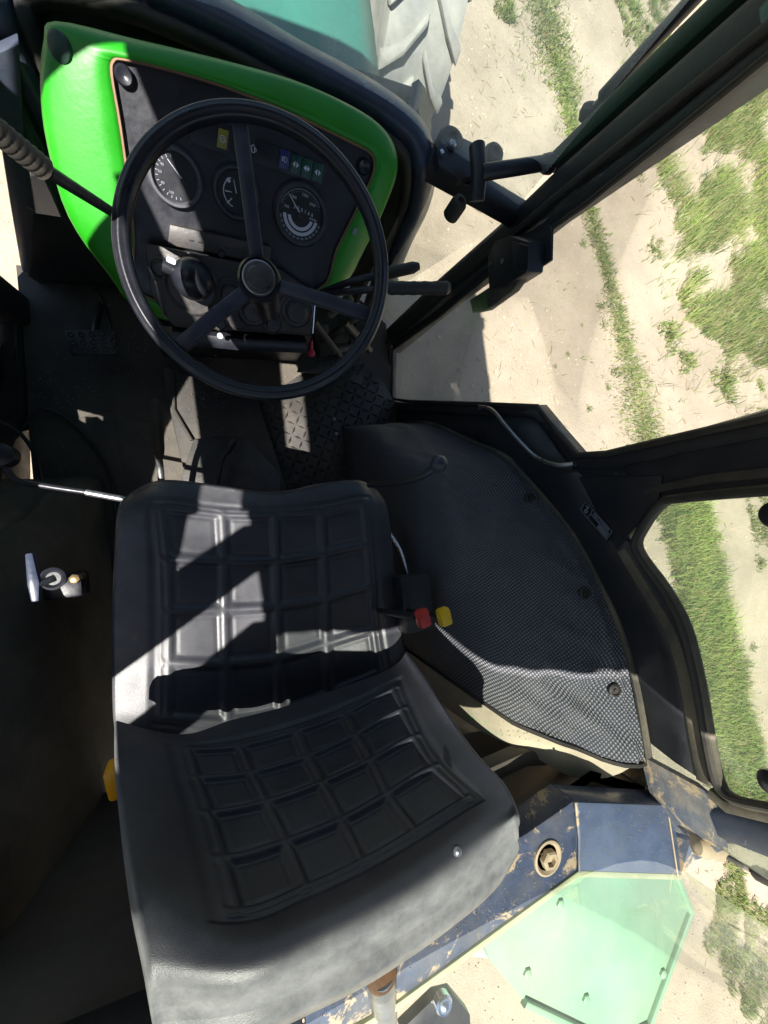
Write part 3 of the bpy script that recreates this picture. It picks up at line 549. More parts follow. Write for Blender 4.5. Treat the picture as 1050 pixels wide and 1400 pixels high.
# ================================================================== latch and handles by the front post
lt = thing('door_latch', 'black steel box latch with brown plate on the front post by the door', 'latch', SU((705, 360), .03))
plate('mounting_plate', [SU(p, .012) for p in [(708, 322), (748, 306), (754, 310), (753, 356), (700, 392), (672, 398)]], NU*-.006, BLK, lt, bevel=.0015)
plate('latch_body', [SU(p, .055) for p in [(676, 330), (696, 322), (722, 330), (720, 372), (690, 392), (668, 396), (666, 352)]], NU*-.042, BLK, lt, bevel=.004)
plate('latch_cover', [SU(p, .060) for p in [(700, 330), (722, 336), (721, 370), (702, 372)]], NU*-.004, PLA, lt, bevel=.001)
plate('striker', [SU(p, .045) for p in [(642, 410), (690, 378), (722, 366), (700, 398), (665, 424), (646, 428)]], NU*-.02, DRUB, lt, bevel=.003)
for p in [(687, 357), (671, 362)]: lathe('screw', SU(p, .056), NU, [(.006, 0), (.006, .002), (.004, .003)], STL, lt, seg=12)
lathe('screw', SU((737, 341), .014), NU, [(.007, 0), (.006, .003), (.003, .004)], BLK, lt, seg=12)
th = subpart('pull_handle', cab, Z((655, 255), .64))
tube('upright', [Z((652, 200), .665), Z((655, 235), .66), Z((652, 275), .635)], [.0165, .0165, .016], BLK, th, seg=16)
tube('grip', [Z((658, 236), .665), Z((700, 230), .685), Z((745, 223), .70)], [.015, .0145, .014], BLK, th, seg=16)
lathe('grip_ball', Z((750, 224), .70), (1, 0, .1), [(.004, -.02), (.015, -.016), (.0185, -.004), (.018, .008), (.012, .015), (.002, .018)], PLA, th, seg=16)
hg = thing('hinge_bracket', 'black hinge bracket with round rubber bushes on the corner bar', 'bracket', Z((620, 220), .61))
for p, r in [((616, 194), .030), ((674, 212), .024), ((626, 280), .018)]: lathe('bush', Z(p, .612), (0, 0, 1), [(r, -.03), (r, .004), (r*.8, .012), (r*.4, .014), (r*.35, .008)], RUB, hg, seg=20)
plate('bracket_plate', [Z(p, .622) for p in [(598, 200), (612, 180), (634, 188), (668, 204), (664, 236), (630, 244), (600, 226)]], (0, 0, -.02), BLK, hg, bevel=.003)
lathe('nut', Z((618, 198), .628), (0, 0, 1), [(.009, -.004), (.009, .004), (.006, .007)], STL, hg, seg=6)
lathe('nut', Z((604, 208), .628), (0, 0, 1), [(.005, -.004), (.005, .002), (.003, .003)], CHR, hg, seg=6)
# gas strut top right
gs = thing('gas_strut', 'black gas strut along the outside of the front post', 'gas strut', X((830, 130), .72))
a = X((805, 152), .71); c_ = X((960, -15), .70)
tube('cylinder', [a.lerp(c_, .14), a.lerp(c_, .16), a.lerp(c_, 1)], [.008, .0115, .0115], PLA, gs, seg=14)
tube('piston_rod', [a, a.lerp(c_, .15)], .0045, STL, gs, seg=10)
lathe('ball_joint', a, (-.4, .3, .8), [(.004, -.016), (.015, -.012), (.017, 0), (.014, .009), (.004, .012)], RUB, gs, seg=16)
plate('strut_bracket', [X(p, .72) for p in [(798, 165), (818, 135), (832, 148), (842, 130), (862, 150), (826, 190)]], (.012, 0, 0), CGRN, gs, bevel=.001)

# ================================================================== REAR WINDOW
rw = thing('rear_window', 'tilting rear window with hazy dusty pane over the green fender', 'window', (.06, -.61, .8))
rbs = smoothp(rb, 6); rts = smoothp(rt_, 6); gridm('glass', [[a.lerp(c_, k/5) for a, c_ in zip(rbs, rts)] for k in range(6)], GLR, rw)
bar('edge_seal', [p+V((0, -.004, .003)) for p in (m_out-V((.25, 0, 0)), m_out, c_out, e_out)], .010, .012, (0, 0, 1), mat('pale_green_seal', (.30, .36, .20), .7, dust=.5), rw)
lc = thing('window_stay', 'corroded ball joint and gas stay at the rear right cab corner', 'window stay', Z((975, 1160), .84))
q0 = PL((962, 1150), (0, -.60, 0), (0, 1, 0)); q0 = Z((972, 1160), .86)
lathe('joint_body', q0, (.8, -.3, .3), [(.004, -.03), (.014, -.026), (.017, -.01), (.013, .002), (.015, .010), (.012, .02), (.004, .022)], BARE, lc, seg=18)
q1 = Z((1028, 1190), .90); q2 = Z((1090, 1222), .95)
tube('stay_rod', [q0, q1], .0042, DRUB, lc, seg=10); tube('stay_cylinder', [q1, q1.lerp(q2, .1), q2], [.007, .0105, .0105], RUB, lc, seg=14)
for p, q, lb in [((1062, 704), .95, 'black knob fastener near the top of the rear side window'), ((1058, 1070), .95, 'black knob fastener near the lower edge of rear side window')]:
    c0 = SU(p, -.005); o = thing('window_fastener', lb, 'fastener', c0)
    lathe('knob', c0, NU, [(.012, -.01), (.016, -.004), (.017, .006), (.012, .012), (.003, .014)], PLA, o, seg=20)
    tube('fastener_arm', [c0, c0+V((.02, -.03, .005)), c0+V((.035, -.035, .01))], [.010, .009, .007], PLA, o, seg=10)
# rear outside bits
ck = thing('lift_cylinder', 'grey steel lift cylinder with brown cap behind the rear sill', 'cylinder', Z((525, 1370), .72))
ca = Z((520, 1326), .815); cb = Z((527, 1440), .74)
tube('barrel', [ca, ca.lerp(cb, .1), cb], [.018, .019, .019], STL, ck, seg=20)
lathe('cap', ca+V((0, 0, .0)), (0, .5, 1), [(.020, -.008), (.021, .004), (.018, .009), (.010, .010)], mat('brown_cap', (.12, .055, .02), .5), ck, seg=20)
tube('hose', smoothp([Z((505, 1350), .78), Z((500, 1385), .75), Z((512, 1430), .72)], 5), .009, RUB, ck, seg=10)
tube('hose', smoothp([Z((470, 1400), .76), Z((490, 1385), .77), Z((500, 1420), .74)], 5), .007, RUB, ck, seg=10)
lm = thing('work_lamp', 'small work lamp on a dark bracket outside rear window', 'lamp', Z((605, 1380), .60))
plate('bracket', [Z(p, .60) for p in [(548, 1410), (595, 1364), (618, 1358), (643, 1388), (645, 1430), (560, 1440)]], (0, 0, -.02), PLA, lm, bevel=.002)
lathe('lamp_lens', Z((606, 1372), .61), (0, .1, 1), [(.016, -.01), (.017, .004), (.014, .008), (.010, .008), (.006, .012), (.0, .013)], CHR, lm, seg=20)

# ================================================================== FENDERS INSIDE
arch = [(.335, .0, .600), (.325, .065, .602), (.285, .20, .628), (.187, .37, .658), (.132, .467, .676), (.078, .515, .690), (-.064, .632, .702), (-.172, .700, .694), (-.255, .742, .686), (-.345, .765, .682), (-.45, .778, .676), (-.56, .78, .676)]
def fen(s, t, mirror=False, lift=0, wr=1):
    t = max(0, min(1, t)); k = t*(len(arch)-1); i = min(int(k), len(arch)-2); e = k-i
    g = lambda j: arch[max(0, min(len(arch)-1, j))]
    y, h, xo = [.5*((2*b)+(c-a)*e+(2*a-5*b+4*c-q)*e*e+(3*b-a-3*c+q)*e**3) for a, b, c, q in zip(g(i-1), g(i), g(i+1), g(i+2))]
    xi = .375
    x = xi+(xo-xi)*(s**1.6 if s < 1 else 1)
    top = (.80+.20*s) ; z = h*top*(1-(1-min(1, s*1.9))**3.2)
    y2 = y-.06*(1-s)*(1-(1-min(1, s*2))**2)*0
    p = V((x, y2, max(z, 0)))
    if wr:
        e2 = min(1, s*4)*min(1, (1-s)*6+.15)
        p += V((0, 0, 1))*e2*(.020*nz(p, 6, 3)+.016*nz((p.x*1.2-p.y*.8, (p.y+p.x)*.35, 0), 13, 6)+.006*nz((p.x+p.y, p.y*.5, 0), 28, 2))
        # drape folds
        fo_ = math.exp(-((p.x-.44-.25*(p.y+.05))/.018)**2)*.014; p.z += fo_*e2
        if mirror: p.z += e2*.012*math.sin((p.x*1.0+p.y*.18)*95+3*nz(p, 3, 1))
        fo_ = math.exp(-((p.y+.30+.35*(p.x-.5))/.016)**2)*(1 if .48 < p.x < .66 else 0)*.008; p.z += fo_*e2
        if s > .85: p.z += .005*math.exp(-((s-.93)/.012)**2)
    p.z += lift
    return (mir(p)+V((-.085, -.13, 0))) if mirror else p
def yend(x): return np.interp(x, [.30, .375, .45, .60, .70], [-.26, -.345, -.41, -.485, -.505])
def fsurf(name, m, mirror, lift, tmax_fn, wr, parent, ns=70, nt=120):
    P = []; uv = []
    for j in range(nt+1):
        row = []
        for i in range(ns+1):
            s = i/ns; row.append(fen(s, tmax_fn(s)*j/nt, mirror, lift, wr))
        P.append(row)
    A_ = np.array([[tuple(p) for p in r] for r in P]); us = np.concatenate([np.zeros((nt+1, 1)), np.cumsum(np.linalg.norm(np.diff(A_, axis=1), axis=2), 1)], 1); vs = np.concatenate([np.zeros((1, ns+1)), np.cumsum(np.linalg.norm(np.diff(A_, axis=0), axis=2), 0)], 0)
    vs = np.repeat(vs.mean(1)[:, None], ns+1, 1); 
    return gridm(name, P, m, parent, uv=[(us[j, i], vs[j, i]) for j in range(nt+1) for i in range(ns+1)])
def tfor(s):
    xo = .69; x = .375+(xo-.375)*s**1.6; ye = yend(x)
    ys_ = [a[0] for a in arch]; k = next(i for i in range(1, len(ys_)) if ys_[i] <= ye); e = (ys_[k-1]-ye)/(ys_[k-1]-ys_[k]); return (k-1+e)/(len(arch)-1)
fr = thing('fender', 'chipped green inner wheel fender right of the seat', 'fender', (.52, 0, 0))
fsurf('fender_shell', FEND, False, -.012, lambda s: float(np.interp(s, [0, .3, .7, 1], [.86, .91, .955, .962]))+.008*math.sin(s*11), 1, fr, 60, 90)
mt_ = thing('fender_mat', 'woven black rubber mat draped over the right wheel fender', 'mat', (.52, 0, .01))
fsurf('matting', MATW, False, .0, tfor, 1, mt_)
edge = [fen(s, tfor(s), False, .001, 1) for s in np.linspace(.05, 1, 30)]
tube('hem', edge, .004, RUB, mt_, seg=6); tube('hem', [fen(.985, t, False, .003, 0) for t in np.linspace(.02, tfor(.98), 60)], .007, DRUB, mt_, seg=8)
for s, t in [(.90, .66), (.90, .84), (.92, .50)]:
    c0 = fen(s, min(t, tfor(s)-.02), False, .003, 1); lathe('snap_fastener', c0, (-.3, 0, 1), [(.012, -.004), (.012, .003), (.009, .005), (.007, .002), (.004, .002), (.003, .005), (.0, .005)], RUB, mt_, seg=20)
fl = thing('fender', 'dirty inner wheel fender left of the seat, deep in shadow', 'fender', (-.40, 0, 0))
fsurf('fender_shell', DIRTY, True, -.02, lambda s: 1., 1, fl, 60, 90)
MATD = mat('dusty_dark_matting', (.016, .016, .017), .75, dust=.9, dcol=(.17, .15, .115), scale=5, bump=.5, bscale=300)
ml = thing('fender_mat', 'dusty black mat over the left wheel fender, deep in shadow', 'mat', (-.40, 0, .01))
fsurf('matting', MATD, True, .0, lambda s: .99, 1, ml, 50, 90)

# ================================================================== FLOOR ITEMS
fm = thing('floor_mat', 'worn black rubber floor mat left of the steering column', 'mat', (-.3, .5, 0))
P = [[V((x, y, .004+.004*nz((x, y, 0), 5)+.002*nz((x, y, 0), 14)+.012*max(0, (abs(x+.30)-.17)/.05)*0)) for x in np.linspace(-.49, -.06, 50)] for y in np.linspace(-.35, .79, 90)]
gridm('matting', P, FLR, fm)
for pts in [[(100, 575), (150, 560), (190, 545)], [(150, 500), (155, 560), (170, 640)], [(150, 560), (215, 580)]]: tube('mat_crease', smoothp([Z(p, .004) for p in pts], 5), .0025, FLR, fm, seg=6)
tn = thing('tunnel_cover', 'dark folded metal transmission cover between floor mat and tread plate', 'cover', (.02, .4, 0))
tp = [Z((222, 500), .04), Z((352, 545), .04), Z((400, 690), .04), Z((300, 700), .04), Z((250, 640), .04), Z((232, 560), .04)]
plate('cover_plate', tp, (0, 0, -.05), FLR, tn, bevel=.006)
plate('cover_plate', [Z((265, 600), .052), Z((300, 598), .052), Z((340, 600), .052), Z((385, 650), .052), Z((380, 700), .052), Z((262, 700), .052), Z((248, 650), .052)], (0, 0, -.01), TRD, tn, bevel=.003)
tube('lip', [Z((236, 508), .045), Z((238, 560), .045), Z((262, 602), .05)], .005, FLR, tn, seg=8)
tube('floor_cable', smoothp([Z(p, .02) for p in [(20, 600), (60, 560), (110, 590), (150, 650), (158, 720)]], 6), .004, PLA, fm, seg=8)
tube('floor_cable', smoothp([Z(p, .02) for p in [(110, 360), (135, 400), (150, 440), (152, 470)]], 6), .004, PLA, fm, seg=8)
# tread plate with diamond lugs
tpo = thing('tread_plate', 'worn diamond-pattern steel tread plate at the driver\'s right foot', 'tread plate', (.3, .3, 0))
tpl = [Z(p, .012) for p in [(352, 550), (430, 500), (470, 490), (520, 515), (545, 560), (520, 596), (490, 640), (460, 668), (420, 690), (380, 655), (356, 600)]]
plate('steel_sheet', tpl, (0, 0, -.014), TRD, tpo, bevel=.0015)
tp2 = [(p.x, p.y) for p in tpl]; mb = MB()
for i in range(-20, 20):
    for j in range(-20, 20):
        x = .28+i*.0265; y = .35+j*.0265; u = .28+(x-.28)*.94-(y-.35)*.34; w_ = .35+(x-.28)*.34+(y-.35)*.94
        if inpoly((u, w_), tp2) and inpoly((u+.012, w_), tp2) and inpoly((u-.012, w_), tp2) and inpoly((u, w_-.012), tp2):
            a = math.radians(20+(45 if (i+j) % 2 else -45)); di = V((math.cos(a), math.sin(a), 0)); sd = V((-di.y, di.x, 0)); c0 = V((u, w_, .012))
            mb.add([c0-di*.0155, c0-sd*.0042, c0+di*.0155, c0+sd*.0042, c0-di*.009+V((0, 0, .004)), c0+di*.009+V((0, 0, .004))], [(0, 1, 5, 4), (1, 2, 5), (2, 3, 4, 5), (3, 0, 4)])
o = mb.build('tread_lugs', TRD, tpo); o['kind'] = 'stuff'
for p in [(457, 573), (460, 593), (496, 577)]: lathe('rivet', Z(p, .012), (0, 0, 1), [(.0065, 0), (.0055, .003), (.0, .004)], STL if p[0] < 480 else TRD, tpo, seg=12)
# pedals
def pedal(name, label, pts, z, m, rows, cols, parent_h):
    q = [Z(p, z) for p in pts]; c0 = sum(q, V())/4; o = thing('pedal', label, 'pedal', c0)
    ux = (q[1]-q[0]); uy = (q[3]-q[0]); plate('pedal_plate', q, (0, 0, -.008), m, o, bevel=.002)
    for i in range(rows):
        for j in range(cols):
            s = (j+.5+(.0 if i % 2 else .0))/cols; t = (i+.5)/rows; c1 = q[0]+ux*s+uy*t; r = min(ux.length/cols, uy.length/rows)*.36
            lathe('grip_ring', c1+V((0, 0, .0)), (0, 0, 1), [(r, -.001), (r, .0022), (r*.75, .0026), (r*.6, .001), (r*.58, .0004)], m, o, seg=12)
    tube('pedal_arm', [c0-V((0, 0, .008)), c0+V((.005, .06, -.03)), c0+V((.01, .14, -z+.03))], .009, BLK, o, seg=8)
    return o
CLP = mat('clutch_rubber', (.006, .006, .009), .5, dust=.05)
pedal('clutch', 'black clutch pedal with rings of round grips on the left floor', [(88, 452), (158, 450), (160, 484), (96, 485)], .10, CLP, 3, 5, 0)
pedal('brake', 'perforated grey brake pedal plate beside the red knob', [(412, 490), (462, 484), (468, 512), (406, 508)], .12, TRD, 3, 5, 0)
pedal('throttle', 'smaller perforated grey pedal at the right of brake pedal', [(482, 500), (502, 496), (494, 526), (472, 518)], .10, TRD, 3, 2, 0)
# clutter under the dash, right of the console
lk = thing('pedal_linkage', 'grimy rods and brackets of the pedal linkage below the green cowl', 'linkage', Z((470, 460), .12))
for i, (p, q, z1, z2, r) in enumerate([((440, 470), (490, 430), .10, .22, .012), ((455, 480), (500, 470), .14, .12, .010), ((470, 440), (505, 478), .20, .06, .014), ((430, 440), (470, 492), .26, .10, .008), ((485, 415), (515, 440), .18, .10, .010), ((450, 430), (480, 405), .22, .28, .013)]):
    tube('link_rod', [Z(p, z1), Z(q, z2)], r, DIRTY if i % 2 else TRD, lk, seg=10)
for p, z, s in [((465, 460), .10, .05), ((495, 450), .06, .06), ((440, 450), .2, .035), ((505, 430), .05, .05)]: box('link_bracket', Z(p, z), s, s*.7, s*.6, DIRTY, lk, (1, random.uniform(-.5, .5), 0), (0, 1, .3))
lathe('link_nut', Z((475, 448), .17), (0, -.3, 1), [(.012, 0), (.012, .01), (.008, .014)], STL, lk, seg=6)
# black wall panel front left
hb_ = thing('heater_box', 'black steel box panel at the left foot of the firewall', 'box', (-.33, .75, .1))
bxp = [Z((44, 290), .30), Z((108, 300), .30), Z((165, 385), .08), Z((38, 378), .06)]
plate('box_panel', bxp, (0, .02, -.06), BLK, hb_, bevel=.003)
plate('box_panel', [bxp[3]+V((0, .02, -.01)), bxp[2]+V((.03, .02, -.01)), V((bxp[2].x+.04, .80, -.01)), V((-.36, .80, -.01))], (0, .01, -.004), BLK, hb_)
tube('box_edge', [Z((108, 300), .303), Z((168, 388), .083), Z((178, 402), .05)], .005, BLK, hb_, seg=8)
plate('quarter_panel', [Y(p, .775) for p in [(-40, 90), (26, 60), (34, 200), (50, 296), (44, 384), (30, 372), (14, 280), (2, 205), (-40, 150)]], (0, .02, 0), BLU, cab, bevel=.003)
plate('quarter_panel', [Y(p, .90) for p in [(42, 240), (120, 240), (120, 410), (44, 410)]], (0, .02, 0), BLK, cab)
bar('post_strip', [V((-.29, .80, .62)), V((-.30, .78, .3)), V((-.31, .74, .05))], .02, .02, (0, -1, .3), CGRN, cab)

# ================================================================== DASHBOARD
da = thing('dashboard', 'bright green dashboard cowl with black instrument panel', 'dashboard', (.1, .62, .5))
pin = [(156, 84), (172, 82), (235, 97), (310, 120), (400, 156), (470, 190), (503, 207), (511, 222), (506, 246), (485, 290), (460, 340), (432, 398), (300, 420), (190, 400), (184, 330), (176, 250), (165, 170), (154, 105)]
pout = [(66, 60), (82, 34), (190, 58), (300, 84), (400, 112), (470, 142), (515, 170), (537, 200), (541, 236), (524, 285), (500, 335), (455, 402), (330, 440), (205, 430), (150, 372), (98, 296), (70, 200), (61, 120)]
pi_ = smoothp([D(p) for p in pin], 4, True); po_ = smoothp([D(p, -.012) for p in pout], 4, True)
cen = sum(pi_, V())/len(pi_)
rows = [[p-ND*.010 for p in pi_], [p+ND*.002 for p in pi_], [p.lerp(q, .08)+ND*.009 for p, q in zip(pi_, po_)], [p.lerp(q, .3)+ND*.010 for p, q in zip(pi_, po_)], [p.lerp(q, .65)+ND*.008 for p, q in zip(pi_, po_)], [p.lerp(q, .9)+ND*.003 for p, q in zip(pi_, po_)], po_,
        [q+(q-cen)*.03-ND*.015 for q in po_], [q+(q-cen)*.04-ND*.04 for q in po_], [q+(q-cen)*.0+V((0, .06, -.14)) for q in po_], [V((q.x*.9+.01, max(q.y, .62)+.1, q.z*.2)) for q in po_]]
for r in rows: r.append(r[0])
gridm('cowl', rows, GRN, da)
tube('panel_gasket', [p+ND*.004 for p in pi_]+[pi_[0]+ND*.004], .0022, mat('rusty_trim', (.20, .10, .05), .6, dust=.3), da, seg=6)
plate('instrument_panel', [p-ND*.003 for p in pi_], ND*-.01, PLA, da)
for p in [(170, 104), (497, 228)]: lathe('panel_screw', D(p, .0), ND, [(.013, -.002), (.013, .004), (.010, .008), (.006, .006), (0, .004)], PLA, da, seg=20)
lathe('bulge_cap', D((76, 62), .0), (-.5, -.5, .6), [(.017, -.02), (.017, -.004), (.012, .0), (0, .001)], CGRN, da, seg=24)
DU = V((1, 0, 0)); DV = V((0, .707, .707))
def gauge(px, r, nm, kind):
    c0 = D(px, .0); 
    lathe(nm, c0, ND, [(r*1.08, -.003), (r*1.08, .005), (r*1.0, .010), (r*.90, .010), (r*.84, .005), (r*.84, .0015)], mat(nm+'_ring', (.06, .062, .075) if kind == 'temp' else (.03, .031, .038), .42, dust=.3, dcol=(.12, .12, .12)), da, seg=44)
    g = bpy.data.objects[nm] if False else da.children[-1] if da.children else da
    bz = [o for o in bpy.data.objects if o.parent == da and o.name.startswith(nm)][-1]
    lathe('face', c0+ND*.0005, ND, [(r*.87, -.001), (r*.87, .0015), (0, .0016)], FACE, bz, seg=40)
    e = c0+ND*.0028
    def pol(rr, a): a = math.radians(a); return e+DU*math.cos(a)*rr+DV*math.sin(a)*rr
    mb = MB()
    def arc(r0, r1, a0, a1, n=24):
        vs = []; 
        for k in range(n+1): a = a0+(a1-a0)*k/n; vs += [pol(r0, a), pol(r1, a)]
        mb.add(vs, [(2*k, 2*k+1, 2*k+3, 2*k+2) for k in range(n)])
    if kind == 'rev':
        arc(r*.40, r*.52, 185, 340); arc(r*.58, r*.70, 180, 345)
        mb.build('scale_arc', WHT, bz, smooth=False); mb = MB()
        arc(r*.80, r*.86, 25, 160); 
        for k in range(13): arc(r*.76, r*.84, 184+k*12.5, 192+k*12.5, 3)
        for k in range(22): arc(r*.72, r*.76, 20+k*7, 21.5+k*7, 1)
        mb.build('scale_ticks', GRYP, bz, smooth=False)
        for s, a, rr in [('500', 160, .60), ('1000', 120, .62), ('1500', 78, .66), ('2000', 42, .60), ('n/min', -8, .50)]: text('numeral', s, r*.13, pol(rr*r, a), DU*.97+DV*-.2, DV, WHT, bz)
        for k, s in enumerate('230166'): text('counter_digit', s, r*.17, e+DU*r*(-.25+k*.14)+DV*r*(.24-k*.035), DU*.97+DV*-.2, DV, WHT, bz)
        a = 128; tube('needle', [e+ND*.001, pol(r*.78, a)+ND*.001], [.0014, .0006], WHT, bz, seg=6); lathe('needle_hub', e, ND, [(r*.12, 0), (r*.11, .003), (0, .0035)], PLA, bz, seg=16)
    elif kind == 'temp':
        for k in range(14): arc(r*.66, r*.76, 95+k*14, 97+k*14, 1)
        mb.build('scale_ticks', GRYP, bz, smooth=False)
        for s, a in [('40', 140), ('60', 168), ('80', 205), ('100', 245)]: text('numeral', s, r*.14, pol(r*.58, a), DU*.97+DV*-.2, DV, GRYP, bz)
        tube('needle', [e+ND*.001+DU*r*.25-DV*r*.0, pol(r*.62, 110)+ND*.001], [.0012, .0005], WHT, bz, seg=6); lathe('needle_hub', e+DU*r*.28-DV*r*.08, ND, [(r*.12, 0), (r*.11, .003), (0, .0035)], PLA, bz, seg=16)
    else:
        arc(r*.55, r*.59, 110, 250); arc(r*.45, r*.62, 118, 134, 4); arc(r*.2, r*.5, 174, 180, 2); arc(r*.3, r*.62, 222, 228, 2)
        mb.build('scale_ticks', WHT, bz, smooth=False); tube('needle', [e+ND*.001, pol(r*.5, 100)+ND*.001], [.001, .0005], WHT, bz, seg=6)
gauge((240, 243), .040, 'temperature_gauge', 'temp'); gauge((323, 264), .038, 'fuel_gauge', 'fuel'); gauge((411, 294), .0485, 'rev_counter', 'rev')
# warning light strips
def quadp(name, pts, off, m, th=.0015, parent=da): return plate(name, [D(p, off) for p in pts], ND*-th, m, parent, bevel=.0003)
st1 = quadp('warning_strip', [(266, 162), (318, 176), (313, 212), (258, 194)], .002, FACE, .006); st2 = quadp('warning_strip', [(352, 190), (449, 226), (441, 254), (344, 222)], .002, FACE, .006)
def lamp(c, m, kind):
    w2, h2 = 7.2, 13
    ang = .33; ux = V((math.cos(ang), math.sin(ang), 0)); uy = V((-.12, 1, 0)); cs = [(c[0]+ux.x*a*w2+uy.x*b_*h2, c[1]+ux.y*a*w2+uy.y*b_*h2) for a, b_ in ((-1, -1), (1, -1), (1, 1), (-1, 1))]
    l = plate('warning_lamp', [D(p, .004) for p in cs], ND*-.003, m, da, bevel=.0005)
    e = D(c, .0052); u = (D((c[0]+9.4, c[1]+3.4), .0052)-e).normalized(); v_ = ND.cross(u)
    def q(pts, mm=WHT): return plate('symbol', [e+u*a*.001+v_*b_*.001 for a, b_ in pts], ND*-.0004, mm, l, smooth=False)
    if kind == 'beam':
        tube('symbol', [e+u*a*.001+v_*b_*.001 for a, b_ in [(0, -4), (0, 4), (2.5, 3.6), (4.4, 1.5), (4.4, -1.5), (2.5, -3.6), (0, -4)]], .0005, WHT, l, seg=5)
        for k in (-3, -1.2, .6, 2.4): q([(-5, k), (-1.5, k), (-1.5, k+.9), (-5, k+.9)])
    elif kind in ('turn', 'turn2', 'turn3'):
        q([(-5.6, 0), (-1.2, 4.5), (-1.2, -4.5)]); q([(5.6, 0), (1.2, 4.5), (1.2, -4.5)])
        if kind == 'turn2': q([(-1.3, 1), (1.3, 1), (1.3, -1), (-1.3, -1)])
        if kind == 'turn3': text('symbol', '2', .006, e, u, v_, FACE, l)
    elif kind == 'brake':
        tube('symbol', [e+(u*math.cos(a)+v_*math.sin(a))*.0045 for a in np.linspace(0, 6.28, 20)], .0005, WHT, l, seg=5); text('symbol', '(!)', .0065, e, u, v_, WHT, l)
for c0, m_, k in [((389, 218), LBLU, 'beam'), ((404.5, 225), LGRN, 'turn'), ((419.5, 230.5), LGRN, 'turn2'), ((434.5, 236), LGRN, 'turn3'), ((304.5, 190), LYEL, 'brake')]: lamp(c0, m_, k)
e = D((346, 203), .004); tube('pump_symbol', [e+DU*a*.001+DV*b_*.001 for a, b_ in [(-2, -5), (-3, 3), (1, 5), (2.5, 2), (2, -5), (-2, -5)]], .0006, WHT, da, seg=5); tube('pump_symbol', [e+DU*a*.001+DV*b_*.001 for a, b_ in [(3, 1), (5, 0), (4.5, -4)]], .0006, WHT, da, seg=5)
plate('sticker', [D(p, .0115) for p in [(484, 311), (489, 313), (487, 322), (482, 320)]], ND*-.0005, GRYP, da, smooth=False)
# grey ledge plate
plate('ledge_plate', [D(p, .014) for p in [(232, 307), (371, 338), (368, 362), (229, 335)]], ND*-.016, CON, da, bevel=.002)
lathe('ledge_knob', D((303, 347), .016), ND, [(.007, 0), (.006, .004), (.0, .005)], PLA, da, seg=14)
for k in range(7): box('engraved_mark', D((262+k*12, 329+k*2.4), .0146), .008, .0025, .0006, PLA, da, DU, DV, bevel=0)
# lower console
plate('lower_panel', [V((-.13, .47, .36)), V((.22, .47, .36)), V((.24, .56, .0)), V((-.16, .56, .0))], (0, .02, 0), BLK, da)
con = thing('steering_console', 'dusty black console box under the steering wheel with round switches', 'console', (.07, .5, .4))
cp = [D(p, .03) for p in [(196, 330), (300, 352), (385, 368), (432, 400), (427, 458), (330, 452), (236, 446), (205, 400)]]
plate('console_top', cp, V((0, .10, -.22)), CON, con, bevel=.008)
bar('console_skirt', [D((236, 462), .01), D((330, 472), .01), D((420, 476), .01)], .03, .05, (0, -.7, .7), PLA, con)
bar('console_edge', [D((432, 402), .033), D((428, 456), .033)], .003, .01, ND, CHR, con)
for p, r in [((315, 402), .030), ((372, 442), .022), ((405, 425), .038), ((345, 425), .034), ((300, 440), .017), ((220, 365), .018)]:
    lathe('switch', D(p, .030), ND, [(r, -.002), (r, .004), (r*.88, .006), (r*.8, .003), (r*.62, .003), (r*.58, .012), (r*.5, .016), (0, .017)], CON, con, seg=28)
lathe('reservoir_ring', D((262, 392), .03), ND, [(.050, 0), (.050, .008), (.046, .010), (.040, .004)], CON, con, seg=32)
lathe('sticker_dot', D((301, 459), .036), ND, [(.006, 0), (.006, .001), (0, .001)], WHT, con, seg=16)
bl = thing('gear_knob', 'large round black ball knob in front of the console', 'knob', D((264, 384), .06))
lathe('ball', D((264, 382), .062), ND, [(.004, -.036), (.02, -.031), (.031, -.018), (.036, 0), (.033, .014), (.025, .026), (.012, .034), (.0, .036)], PLA, bl, seg=32, auto=False)
tube('stem', [D((222, 362), .055), D((245, 372), .055)], .012, PLA, bl, seg=12); box('tag', D((234, 356), .075), .016, .009, .003, WHT, bl, (1, -.4, 0), (0, .7, .7))
tube('cable', smoothp([D((203, 365), .03), D((214, 392), .045), D((224, 432), .03)], 5), .0022, STL, con, seg=6)

rk = subpart('pull_knob', da, Z((425, 482), .25)); rk['label'] = 'small crimson pull knob'
tube('stem', [Z((426, 466), .27), Z((425, 479), .26)], [.0035, .0045], MAG, rk, seg=10); lathe('knob_head', Z((425, 483), .26), (0, -.3, 1), [(.003, -.006), (.009, -.003), (.0105, .002), (.008, .006), (.0, .008)], MAG, rk, seg=18)
# ================================================================== STEERING WHEEL
tl, rl = math.radians(17), math.radians(9.18)
wc = V((.0702, .3939, .72)); wu = V((math.cos(rl), 0, math.sin(rl))); wn = V((-math.sin(rl)*math.cos(tl), -math.sin(tl), math.cos(tl)*math.cos(rl))); wn = (wn-wu*wn.dot(wu)).normalized(); wv = wn.cross(wu)
swh = bpy.data.objects.new('steering_wheel', None); link(swh, con); swh.location = wc-root_of(con)
R0 = .1825; sec = []
for k in range(28):
    a = 2*math.pi*k/28; rr = .0115-.0020*(math.exp(-((math.degrees(a)-62)/9)**2)+math.exp(-((math.degrees(a)-118)/9)**2)+math.exp(-((math.degrees(a)-90)/3)**2)*0); sec.append((math.cos(a)*rr, math.sin(a)*rr*1.15))
rows = []
for i in range(129):
    a = 2*math.pi*i/128; di = wu*math.cos(a)+wv*math.sin(a); rows.append([wc+di*(R0+x)+wn*y for x, y in sec+[sec[0]]])
gridm('rim', rows, WHL, swh)
hc = wc-wn*.030
hcp = V(hc)
